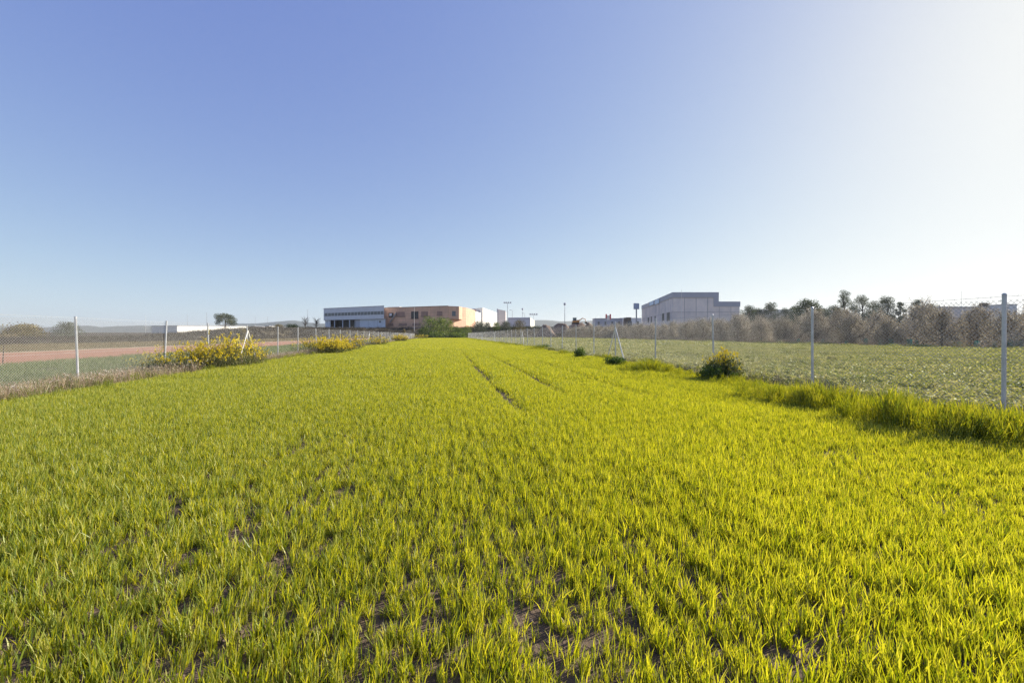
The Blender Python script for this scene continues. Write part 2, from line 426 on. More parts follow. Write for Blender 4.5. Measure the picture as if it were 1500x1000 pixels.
def crop():
    Ps = []; 
    u, Y, X = jitter_points(-9.0, 8.3, .2, 12, 1750, rng)
    edge = -8.35 + .5 * (fbm(Y * .5, Y * 0 + 2, 3) - .5)
    row = .5 + .5 * np.cos((u + .012 * np.sin(Y * 2.1)) / .135 * 2 * np.pi)
    f = crop_factor(u, Y)
    keep = (rng.random(len(u)) < f * (.35 + .65 * row) * .95) & (u > edge) 
    X, Y, u, f = X[keep], Y[keep], u[keep], f[keep]
    lush = fbm(u * .8 + 3, Y * .5 + 8, 3)
    s = rng.uniform(.6, 1.25, len(X)) * (.72 + .5 * lush) ; hs = .62 + .45 * f
    P, R, S, Vv = pack(X, Y, s, hs, 12, rng, lean=.13)
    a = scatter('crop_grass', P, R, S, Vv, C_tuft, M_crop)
    tag(a, 'bright yellow-green young wheat with bare soil gaps in the foreground', 'crop')
    print('crop near', len(X))
    # mid
    u, Y, X = jitter_points(-9.2, 8.3, 12, 34, 420, rng)
    edge = -8.35 + .5 * (fbm(Y * .5, Y * 0 + 2, 3) - .5)
    row = .5 + .5 * np.cos((u + .012 * np.sin(Y * 2.1)) / .135 * 2 * np.pi); f = crop_factor(u, Y)
    k = (rng.random(len(u)) < f * (.45 + .55 * row)) & (u > edge); X, Y, u, f = X[k], Y[k], u[k], f[k]
    s = rng.uniform(.85, 1.25, len(X)) * (.8 + .45 * fbm(u * .8 + 3, Y * .5 + 8, 3)); 
    P, R, S, Vv = pack(X, Y, s * 1.3, .66 + .36 * f, 12, rng)
    print('crop mid', len(X))
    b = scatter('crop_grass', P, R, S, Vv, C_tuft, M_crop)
    tag(b, 'dense yellow-green wheat in the middle of the field crossed by thin tractor tracks', 'crop')
    # far: clumps
    u, Y, X = jitter_points(-9.4, 8.8, 34, 152, 20, rng)
    f = crop_factor(u, Y)
    k = (rng.random(len(u)) < .35 + f); X, Y, u, f = X[k], Y[k], u[k], f[k]
    s = rng.uniform(.85, 1.25, len(X)); P, R, S, Vv = pack(X, Y, s * 1.1, .6 + .45 * f, 8, rng)
    print('crop far', len(X))
    c = scatter('crop_grass', P, R, S, Vv, C_clump, M_crop)
    tag(c, 'smooth yellow-green carpet of wheat at the far end of the field', 'crop')
crop()

def clods():
    import bmesh
    ms = []
    for i in range(8):
        bm = bmesh.new(); bmesh.ops.create_icosphere(bm, subdivisions=2, radius=.5)
        k = rng.uniform(1, 3, 3); ph = rng.uniform(0, 6, 3); sq = rng.uniform(.6, 1.2, 3)
        for v in bm.verts:
            d = v.co.copy(); n = 1 + .28 * math.sin(d.x * 7 * k[0] + ph[0]) * math.sin(d.y * 6 * k[1] + ph[1]) + .18 * math.sin(d.z * 11 + ph[2])
            v.co = Vector((d.x * sq[0], d.y * sq[1], d.z * sq[2] * .7)) * n
        me = bpy.data.meshes.new(f'clod_{i}'); bm.to_mesh(me); bm.free(); me.materials.append(M_clod); ms.append(me)
    C = source_collection('soil_clod_shapes', ms)
    u, Y, X = jitter_points(-8.6, 8.6, .3, 9, 420, rng); n = len(X)
    s = .008 + .035 * rng.random(n) ** 4; P, R, S, Vv = pack(X, Y, s, np.ones(n), 8, rng, lean=.5)
    tag(scatter('soil_clods', P, R, S, Vv, C, M_clod), 'small clods and pebbles on the bare soil between the wheat plants', 'soil clods')
    ms = []
    for i in range(5):
        V, Q, T = blade_np(rng, 5, .04, .11, .002, .004, .1, .06, seg=2, tint=(.4, 1)); V = V[:, [2, 1, 0]]; V[:, 2] = V[:, 2] * .25 + .006
        ms.append(mesh_np(f'straw_{i}', V, Q, M_dryg, T))
    C = source_collection('straw_bits', ms)
    u, Y, X = jitter_points(-8.6, 8.6, .3, 9, 60, rng); n = len(X)
    P, R, S, Vv = pack(X, Y, rng.uniform(.5, 1.2, n), np.ones(n), 5, rng, lean=.05)
    tag(scatter('straw_litter', P, R, S, Vv, C, M_dryg), 'scattered dry straw lying on the bare soil in the foreground', 'straw')
M_clod = solid('clod_earth', (.15, .108, .08), .35, 14, .95, bump=.6, bscale=60)
clods()

# ---- tall tussocks along the foot of the right fence
def tussocks():
    tt = []
    for i in range(10):
        V, Q, T = blade_np(rng, 54, .08, .19, .0055, .010, .30, .10, h0=lambda: .26 * rng.random() ** .8, seg=3, tint=(.05, .9), curl=.6)
        tt.append(mesh_np(f'tussock_{i}', V, Q, M_tuss, T))
    C = source_collection('tussock_plants', tt)
    u, Y, X = jitter_points(6.2, 9.3, 1.0, 150, 62, rng)
    # mounds: (X, Y, radius, height)
    mounds = [(5.45, 5.85, .75, 1.0), (5.9, 5.2, .8, .75), (5.75, 7.6, .62, .85), (6.6, 5.3, .8, .62), (5.1, 8.4, .7, .6), (4.9, 14.6, .9, .75), (5.5, 13.2, .7, .45), (6.1, 11.9, .6, .7), (4.6, 17, .6, .3),
              (4.8, 22, .8, .5), (3.4, 27, .9, .5), (2.5, 36, 1.2, .55), (1.2, 45, 1.2, .45), (.2, 52, 1.5, .4), (-2, 62, 1.6, .4), (6.6, 4.2, .7, .6), (6.8, 6.6, .6, .5), (7.5, 4.6, .6, .6)]
    m = np.zeros(len(X)); cut = sm(fbm(X * 1.1 + 3, Y * .9, 2), .3, .5)
    for (mx, my, r, h) in mounds: m = np.maximum(m, h * np.exp(-(((X - mx) / r) ** 2 + ((Y - my) / (r * 1.25)) ** 2)))
    line = .95 * np.clip(fbm(Y * .75, Y * 0 + 1, 2) - .28, 0, 1)
    w = np.exp(-((u - (7.75 + .7 * (fbm(Y * .35, Y * 0 + 6, 2) - .5))) / .6) ** 2)
    h = np.maximum(m * (.55 + .45 * cut), line * w * .75 * cut)
    k = (rng.random(len(X)) < h * 1.6) & (h > .16); X, Y, h = X[k], Y[k], h[k]
    s = rng.uniform(.7, 1.15, len(X)) * (.38 + 1.0 * h)
    s = s * 1.05; P, R, S, Vv = pack(X, Y, np.clip(s, .6, 1.15), s / np.clip(s, .6, 1.15) * 1.1, 10, rng, lean=.12)
    # several tiers in the mounds so that they stand full
    print('tussocks', len(X))
    o = scatter('tall_grass', P, R, S, Vv, C, M_tuss)
    tag(o, 'taller tufts of lush grass heaped along the foot of the right fence', 'grass')
tussocks()

def left_edge_grass():
    u, Y, X = jitter_points(-9.6, -7.9, 3, 150, 22, rng)
    k = rng.random(len(u)) < np.clip(fbm(u * .9 + 4, Y * .7, 3) - .38, 0, 1) * 3 * np.exp(-((u + 8.6) / .55) ** 2); X, Y = X[k], Y[k]; n = len(X)
    P, R, S, Vv = pack(X, Y, rng.uniform(.5, .85, n), np.ones(n), 10, rng, lean=.15)
    o = scatter('tall_grass', P, R, S, Vv, bpy.data.collections['tussock_plants'], M_tuss)
    tag(o, 'ragged taller green grass where the wheat meets the dry weeds on the left', 'grass')
left_edge_grass()

# ---- the green field right of the right fence
def patch_leaves(r, n, side, hmax, size, aspect, mat, nm, tint=(0, 1), flat=.3, clumpy=1):
    c = r.uniform(-side / 2, side / 2, (max(6, n // 14), 2))
    ci = r.integers(0, len(c), n)
    xy = c[ci] + r.normal(0, side * .06, (n, 2)); z = hmax * r.random(n) ** .8
    P = np.stack([xy[:, 0], xy[:, 1], z], -1)
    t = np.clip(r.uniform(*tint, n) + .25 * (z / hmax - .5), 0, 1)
    V, Q, T = leaves_np(r, P, size, t, flat, aspect); return mesh_np(nm, V, Q, mat, T)

def side_fields():
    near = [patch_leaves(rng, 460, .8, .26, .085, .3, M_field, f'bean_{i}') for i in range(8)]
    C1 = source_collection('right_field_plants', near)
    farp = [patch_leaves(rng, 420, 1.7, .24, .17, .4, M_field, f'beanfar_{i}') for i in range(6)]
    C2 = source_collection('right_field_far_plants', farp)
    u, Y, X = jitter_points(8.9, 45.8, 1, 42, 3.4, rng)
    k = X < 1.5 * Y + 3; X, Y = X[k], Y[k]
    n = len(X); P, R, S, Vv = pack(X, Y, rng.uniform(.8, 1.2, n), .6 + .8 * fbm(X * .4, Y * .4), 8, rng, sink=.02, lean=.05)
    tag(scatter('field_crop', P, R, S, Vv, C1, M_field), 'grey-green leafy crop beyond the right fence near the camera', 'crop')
    u, Y, X = jitter_points(9.2, 45.8, 42, 160, .75, rng)
    n = len(X); P, R, S, Vv = pack(X, Y, rng.uniform(.8, 1.2, n), .7 + .6 * fbm(X * .3, Y * .3), 6, rng, sink=.02, lean=.04)
    tag(scatter('field_crop', P, R, S, Vv, C2, M_field), 'pale grey-green crop far down the strip between right fence and orchard', 'crop')
    # left of the left fence: green grass strip
    g1 = []
    for i in range(6):
        V, Q, T = blade_np(rng, 110, .07, .17, .007, .012, .5, .5, seg=2, tint=(0, 1)); g1.append(mesh_np(f'lgrass_{i}', V, Q, M_lfield, T))
    C3 = source_collection('left_field_plants', g1)
    u, Y, X = jitter_points(-22.2, -11.2, 5, 60, 4.2, rng)
    k = u > -21.7 + .9 * (fbm(Y * .3, Y * 0, 2) - .5); X, Y = X[k], Y[k]
    n = len(X); P, R, S, Vv = pack(X, Y, rng.uniform(.8, 1.25, n), .6 + .8 * fbm(X * .4, Y * .4), 6, rng, lean=.05)
    o1 = scatter('field_grass', P, R, S, Vv, C3, M_lfield); tag(o1, 'muted green grass strip between the left fence and the red soil', 'grass')
    u, Y, X = jitter_points(-22, -10.5, 60, 170, 1.6, rng)
    n = len(X); P, R, S, Vv = pack(X, Y, rng.uniform(1.3, 1.9, n), .6 + .5 * fbm(X * .4, Y * .4), 6, rng, lean=.05)
    o2 = scatter('field_grass', P, R, S, Vv, C3, M_lfield); tag(o2, 'far end of the green grass strip behind the left fence', 'grass')
    # dry pasture
    g2 = []
    for i in range(5):
        V, Q, T = blade_np(rng, 90, .10, .25, .012, .022, .5, .8, seg=2, tint=(0, 1)); g2.append(mesh_np(f'dgrass_{i}', V, Q, M_dryg, T))
    C4 = source_collection('dry_pasture_plants', g2)
    u, Y, X = jitter_points(-63, -36.3, 18, 185, 1.1, rng)
    k = rng.random(len(u)) < .35 + 1.0 * fbm(u * .2, Y * .08, 2); X, Y = X[k], Y[k]
    n = len(X); P, R, S, Vv = pack(X, Y, rng.uniform(.8, 1.3, n), .5 + .6 * fbm(X * .2, Y * .2), 5, rng, lean=.05)
    tag(scatter('dry_grass', P, R, S, Vv, C4, M_dryg), 'straw-coloured rough grass beyond the strip of red soil', 'grass')
side_fields()

def weeds():
    ws = []
    for i in range(10):
        V1, Q1, T1 = blade_np(rng, 34, .12, .42, .003, .007, .35, .18, seg=3, tint=(.0, .85))
        n = 80; hh = rng.random(n) ** .7 * .32
        P = np.stack([rng.normal(0, .11, n), rng.normal(0, .11, n), hh + .01], -1)
        V2, Q2, T2 = leaves_np(rng, P, .021, np.clip(rng.uniform(.1, .8, n) + (hh > .22) * .25, 0, 1), .2, .6)
        ws.append(mesh_np(f'weed_{i}', np.concatenate([V1, V2]), np.concatenate([Q1, Q2 + len(V1)]), M_weed, np.concatenate([T1, T2])))
    C = source_collection('dry_weed_plants', ws)
    u, Y, X = jitter_points(-12.9, -8.0, 4, 152, 20, rng)
    ce = -9.8 + .9 * (fbm(Y * .25, Y * 0 + 5, 2) - .5)
    k = rng.random(len(u)) < np.exp(-((u - ce) / 1.15) ** 4) * (.5 + .6 * fbm(u * .8, Y * .6)); X, Y, u = X[k], Y[k], u[k]
    n = len(X); s = rng.uniform(.7, 1.4, n) * (.6 + .7 * fbm(u * .6, Y * .4, 2))
    P, R, S, Vv = pack(X, Y, s, np.ones(n), 10, rng, lean=.15); print('weeds', n)
    tag(scatter('dry_weeds', P, R, S, Vv, C, M_weed), 'brownish pink dry weeds growing along the left fence', 'weeds')
    # thin band of dry stalks at the foot of the right fence
    u, Y, X = jitter_points(8.6, 10.4, 4, 150, 7, rng)
    k = rng.random(len(u)) < fbm(u * .4, Y * .3) ** 1.5 * 1.2; X, Y = X[k], Y[k]; n = len(X)
    P, R, S, Vv = pack(X, Y, rng.uniform(.4, .8, n), np.ones(n), 10, rng, lean=.15)
    tag(scatter('dry_weeds', P, R, S, Vv, C, M_weed), 'thin band of dry stalks just behind the right fence', 'weeds')
    # under the orchard and along the dark earth bank at its edge
    u, Y, X = jitter_points(45.2, 72, 14, 165, 1.3, rng); n = len(X)
    P, R, S, Vv = pack(X, Y, rng.uniform(1.0, 2.2, n) * np.where(u < 49, 1.25, .9) * (.4 + 1.0 * fbm(u * .5, Y * .3)), np.ones(n) * .8, 10, rng, lean=.15)
    tag(scatter('orchard_weeds', P, R, S, Vv, C, M_weed), 'low brown weeds on the dark earth under the olive trees', 'weeds')
    # scrub on the bank left and behind
    ss = []
    for i in range(8):
        n = 260; a = rng.normal(0, .42, (n, 3)); P = np.stack([a[:, 0], a[:, 1], np.abs(a[:, 2]) * .9], -1)
        V, Q, T = leaves_np(rng, P, .16, rng.uniform(0, 1, n), .1, .5); ss.append(mesh_np(f'scrub_{i}', V, Q, M_scrub, T))
    C = source_collection('scrub_plants', ss)
    u, Y, X = jitter_points(-78, -61.5, 25, 200, .8, rng); n = len(X)
    P, R, S, Vv = pack(X, Y, rng.uniform(.5, 1.2, n) * (.7 + .5 * sm(Y, 60, 150)), rng.uniform(.6, 1.1, n), 8, rng)
    tag(scatter('scrub', P, R, S, Vv, C, M_scrub), 'dark low scrub covering the bank beyond the dry pasture', 'scrub')
    n = 2600; X = rng.uniform(-95, 60, n); Y = rng.uniform(166, 192, n)
    k = (rng.random(n) < .75); X, Y = X[k], Y[k]; n = len(X)
    P, R, S, Vv = pack(X, Y, rng.uniform(.7, 1.5, n), rng.uniform(.5, 1.0, n), 8, rng)
    tag(scatter('scrub', P, R, S, Vv, C, M_scrub), 'dark brown scrub on the rise in front of the factory buildings', 'scrub')
weeds()

# ------------------------------------------------------------------ trees and bushes
def crown_np(r, blobs, n, size, shell=.55, aspect=.5, tlo=.1, thi=.9):
    w = np.array([b[3] * b[4] * b[5] for b in blobs]) ** .67; w /= w.sum()
    bi = r.choice(len(blobs), n, p=w)
    d = r.normal(size=(n, 3)); d /= np.linalg.norm(d, axis=1)[:, None]
    rad = np.maximum(r.random(n) ** .4, shell * r.random(n)) + r.normal(0, .07, n)
    B = np.array(blobs)[bi]
    P = B[:, :3] + d * rad[:, None] * B[:, 3:6]
    bt = r.uniform(-.18, .18, len(blobs))
    t = np.clip(r.uniform(tlo, thi, n) + bt[bi], 0, 1)
    return leaves_np(r, P, size, t, 0, aspect)

def tree_meshes(seed, height, width, n, size, leaf, crown_from=.3, nb=12, trunk_r=.12, gaps=1.0, tint=(.1, .9), limbs=7, shoots=0):
    r = np.random.default_rng(seed)
    blobs = []; mb = MB(); cz = height * (crown_from + 1) / 2
    top = Vector((r.normal(0, .05) * width, r.normal(0, .05) * width, height * .8))
    fork = Vector((r.normal(0, .03) * width, 0, height * max(.12, crown_from * .75)))
    mb.tube([(0, 0, -.15), (fork.x * .4, 0, fork.z * .5), fork, (fork + top) / 2 + Vector((r.normal(0, .05), 0, 0)), top], [trunk_r * 1.35, trunk_r, trunk_r * .85, trunk_r * .5, trunk_r * .15], 7)
    for i in range(nb):
        a = 2 * math.pi * (i * .618 + r.uniform(-.05, .05)); t = (i + .5) / nb
        zz = height * (crown_from + (1 - crown_from) * (.08 + .84 * t))
        prof = math.sin(math.pi * min(1, .22 + .78 * t) ** .8) ** .6
        rr = width / 2 * prof * r.uniform(.35, .8)
        s = width * r.uniform(.15, .24) * gaps
        c = Vector((math.cos(a) * rr, math.sin(a) * rr, min(zz, height - s * .8)))
        blobs.append((c.x, c.y, c.z, s, s, s * r.uniform(.65, .95)))
        if i < limbs or True:
            st = fork.lerp(top, max(0, min(.85, t * .8 - .1)))
            mid = st.lerp(c, .55) + Vector((0, 0, -.05 * height))
            mb.tube([st, mid, c], [trunk_r * .45, trunk_r * .28, trunk_r * .08], 5)
    V, Q, T = crown_np(r, blobs, n, size, tlo=tint[0], thi=tint[1])
    if shoots:
        PP = []
        for i in range(shoots):
            b = blobs[r.integers(0, len(blobs))]; a = r.uniform(0, 6.28); c = Vector(b[:3])
            d = Vector((math.cos(a) * r.uniform(.2, 1), math.sin(a) * r.uniform(.2, 1), r.uniform(.5, 1.3))).normalized() * (b[3] + r.uniform(.2, .75))
            mb.tube([c, c + d * .6, c + d], [.022, .013, .005], 4)
            for k in range(r.integers(14, 46)):
                PP.append(np.array(c + d * r.uniform(.45, 1.02)) + r.normal(0, .075, 3))
        V2, Q2, T2 = leaves_np(r, np.array(PP), size * .85, r.uniform(.1, 1, len(PP)), 0, .45)
        V, Q, T = np.concatenate([V, V2]), np.concatenate([Q, Q2 + len(V)]), np.concatenate([T, T2])
    return mesh_np('crown', V, Q, leaf, T), mb.mesh('trunk', M_bark, True)

def plant(name, crown, trunk, X, Y, rz=0, s=1, sz=None, z=None, **k):
    e = empty(name, (X, Y, (g(X, Y) if z is None else z) - .03), rz, **k); e.scale = (s, s, sz or s)
    link_mesh('crown', crown, e); link_mesh('trunk', trunk, e); return e

# olive / almond orchard
def orchard():
    vs = [tree_meshes(40 + i, 4.3, 4.7, 9500, .12, M_olive, .04, 30, .10, .92, (0, 1), shoots=75) for i in range(6)]
    twig = []
    r = random.Random(3)
    i = 0
    for row, ur in enumerate((49.5, 55.5, 62.0, 69)):
        Y = 17 + row * 1.5
        while Y < 168:
            X = ur - Y / 6 + r.uniform(-.5, .5)
            if X < 1.32 * Y + 3 and not (row > 1 and Y > 150):
                c, t = vs[r.randrange(6)]
                s = r.uniform(.82, 1.1) * (1.0 if row else .95)
                near = 1.0 - .12 * float(sm(40 - Y, 0, 15))
                lab = ['grey-brown bushy olive tree in the orchard row beside the green field', 'grey-brown olive tree in the second orchard row, behind the front row',
                       'grey-brown olive tree in the back rows of the orchard', 'grey-brown olive tree in the back rows of the orchard'][row]
                plant('olive_tree', c, t, X, Y, r.uniform(0, 6.28), s * near, s * near * r.uniform(.85, 1.08), label=lab, cat='tree',
                      group=['olive trees of the front row', 'olive trees of the second row', 'olive trees of the back rows', 'olive trees of the back rows'][row])
            Y += r.uniform(4.2, 5.2) if row < 2 else r.uniform(4.8, 6)
orchard()

def far_trees():
    # (photo x, crown top y, width px, distance, material, kind label)
    T = [(1097, 446, 26, 175, M_tree, 'dark round tree right behind the end of the beige warehouse', .25, .9),
         (1128, 442, 30, 180, M_gtree, 'grey-green tree second from the beige warehouse above the orchard', .3, .85),
         (1150, 450, 22, 180, M_gtree, 'low pale tree beside the second tree above the orchard', .2, .9),
         (1182, 437, 48, 150, M_tree, 'broad dark tree spreading above the orchard behind the second fence post', .25, .85),
         (1205, 452, 30, 160, M_gtree, 'low grey tree between the broad dark tree and the tall narrow tree', .2, .9),
         (1237, 422, 23, 130, M_tree, 'tall dark tree standing highest above the orchard', .3, .9),
         (1262, 431, 34, 125, M_gtree, 'grey-green leafy tree just right of the tallest tree', .25, .85),
         (1298, 433, 32, 130, M_gtree, 'grey tree above the orchard second to the right of the tallest tree', .25, .8),
         (1318, 440, 16, 130, M_tree, 'small dark tree peeping over the orchard', .25, .9),
         (1344, 436, 20, 125, M_tree, 'small dark round tree farthest right above the orchard', .25, .9),
         (1222, 446, 30, 150, M_gtree, 'low bushy grey tree just left of the tallest tree', .1, 1),
         (1281, 439, 26, 140, M_gtree, 'grey tree wedged between the two leafy trees right of the tallest', .1, 1),
         (1166, 447, 24, 165, M_gtree, 'small grey tree at the left flank of the broad dark tree', .1, 1),
         (1364, 445, 30, 130, M_gtree, 'pale ragged tree before the flat-roofed brownish building', .1, .9),
         (1110, 450, 24, 180, M_gtree, 'small pale tree beside the dark round tree by the warehouse', .1, 1),
         (330, 458, 36, 128, M_gtree, 'lone spreading tree in front of the long white building', .42, .75)]
    for i, (px, py, w, Y, m, lab, cf, gap) in enumerate(T):
        X = X_at(px, Y); gr = g(X, Y); h = Z_at(py, Y) - gr; W = w / F * Y
        c, t = tree_meshes(200 + i, h, W * 1.15, 5200, max(.26, W * .045) if i != 15 else .24, m, cf if i == 15 else cf * .3, 18 if i != 15 else 13, .018 * h + .06, gap if i != 15 else .62)
        plant('lone_tree' if i == 15 else 'distant_tree', c, t, X, Y, 0, label=lab, cat='tree', group=None if i == 15 else 'trees beyond the orchard')
    B = [ # bushes: photo x, top y, width px, distance, material, label, base from
         (38, 472, 48, 78, M_tan, 'olive-brown rounded bush at the far left beyond the fence'),
         (22, 478, 30, 80, M_scrub, 'dark brown leafless thicket beside the bush at the far left'),
         (99, 470, 32, 82, M_gtree, 'round green bush standing behind the nearest left fence post'),
         (8, 489, 34, 72, M_dryg, 'pale dry brush at the left edge of the picture'),
         (356, 480, 14, 120, M_tan, 'small yellowish bush just left of the braced fence post'),
         (264, 479, 7, 190, M_tan, 'tiny shrub against the left end of the white building'),
         (408, 474, 14, 190, M_tan, 'pale yellowish half of the low bush left of the grey factory'),
         (428, 474, 20, 188, M_tree, 'dark green flat bush left of the grey factory'),
         (630, 462, 34, 160, M_green, 'large green tree in front of the orange brick factory'),
         (648, 463, 30, 163, M_green, 'green tree right beside the large one in front of the brick factory'),
         (660, 468, 16, 158, M_green, 'narrow green bush at the corner of the brick factory'),
         (672, 478, 22, 157, M_green, 'low dark green bush at the far end of the field'),
         (684, 476, 16, 160, M_green, 'low bush before the white hall at the field end'),
         (618, 480, 16, 156, M_green, 'dark green bush at the left corner of the field end'),
         (640, 484, 34, 154, M_green, 'wide low hedge bush closing the middle of the field end'),
         (668, 486, 30, 153, M_green, 'wide low hedge bush closing the right of the field end'),
         (702, 469, 26, 172, M_gtree, 'olive-green bush in front of the first white hall'),
         (714, 471, 14, 176, M_gtree, 'small bush in front of the gap between the white halls'),
         (727, 471, 14, 178, M_green, 'small green bush in front of the second white hall'),
         (741, 469, 19, 176, M_gtree, 'round green bush left of the small grey shed'),
         (761, 467, 21, 170, M_tan, 'round brownish-yellow bush in front of the small grey shed'),
         (592, 481, 6, 150, M_tan, 'tiny yellowish shrub under the brick factory wall'),
         ]
    for i, (px, py, w, Y, m, lab) in enumerate(B):
        X = X_at(px, Y); gr = g(X, Y); h = max(.8, Z_at(py, Y) - gr); W = w / F * Y
        c, t = tree_meshes(300 + i, h, W, 3200, max(.2, min(W * .05, .4)), m, .02, 16, .05 + .008 * h, 1.35)
        plant('bush', c, t, X, Y, 0, label=lab, cat='bush')
    # dark hedge band behind the fence end and dark thicket left of the white building
    for (x0, x1, py, Y, lab) in ((690, 790, 476.5, 182, 'long dark hedge in front of the white halls'), (223, 262, 478, 195, 'dark hedge at the left end of the white building')):
        r = np.random.default_rng(int(x0)); Xa, Xb = X_at(x0, Y), X_at(x1, Y); n = 14
        bl = []; mb = MB()
        for k in range(n):
            X = Xa + (Xb - Xa) * (k + .5) / n; z0 = g(X, Y); hh = (Z_at(py, Y) - z0) * r.uniform(.8, 1.0)
            bl.append((X - Xa, 0, z0 + hh * .5, (Xb - Xa) / n * .9, 1.0, hh * .5)); mb.tube([(X - Xa, 0, z0 - .2), (X - Xa + .1, 0, z0 + hh * .6)], [.06, .02], 5) if k == 7 else None
        V, Q, T = crown_np(r, bl, 3800, .3)
        e = empty('hedge', (Xa, Y, 0), label=lab, cat='hedge'); link_mesh('foliage', mesh_np('foliage', V, Q, M_tree, T), e); mb.build('trunk', M_bark, e)
    # bare twiggy trees between dark bush and factory
    for i, (px, py, w, Y) in enumerate(((447, 463, 14, 200), (463, 464, 14, 205))):
        r = random.Random(i + 5); X = X_at(px, Y); gr = g(X, Y); h = Z_at(py, Y) - gr; W = w / F * Y
        tk = MB(); tk.tube([(0, 0, -.2), (.1, 0, h * .35), (0, .1, h * .7)], [.16, .11, .05], 6)
        br = MB()
        for k in range(70):
            a = r.uniform(0, 6.28); s0 = r.uniform(.2, .7) * h; rr = r.uniform(.5, 1) * W / 2; z1 = min(h, s0 + r.uniform(.1, .45) * h)
            br.tube([(0, 0, s0), (math.cos(a) * rr * .5, math.sin(a) * rr * .5, (s0 + z1) / 2), (math.cos(a) * rr, math.sin(a) * rr, z1)], [.05, .035, .012], 4)
        e = empty('bare_tree', (X, Y, gr), label=['leafless twiggy tree nearer the dark green bush', 'leafless twiggy tree nearest the grey factory'][i], cat='tree', group='bare trees left of the factory')
        tk.build('trunk', M_bark, e); br.build('branches', M_bark, e)
far_trees()

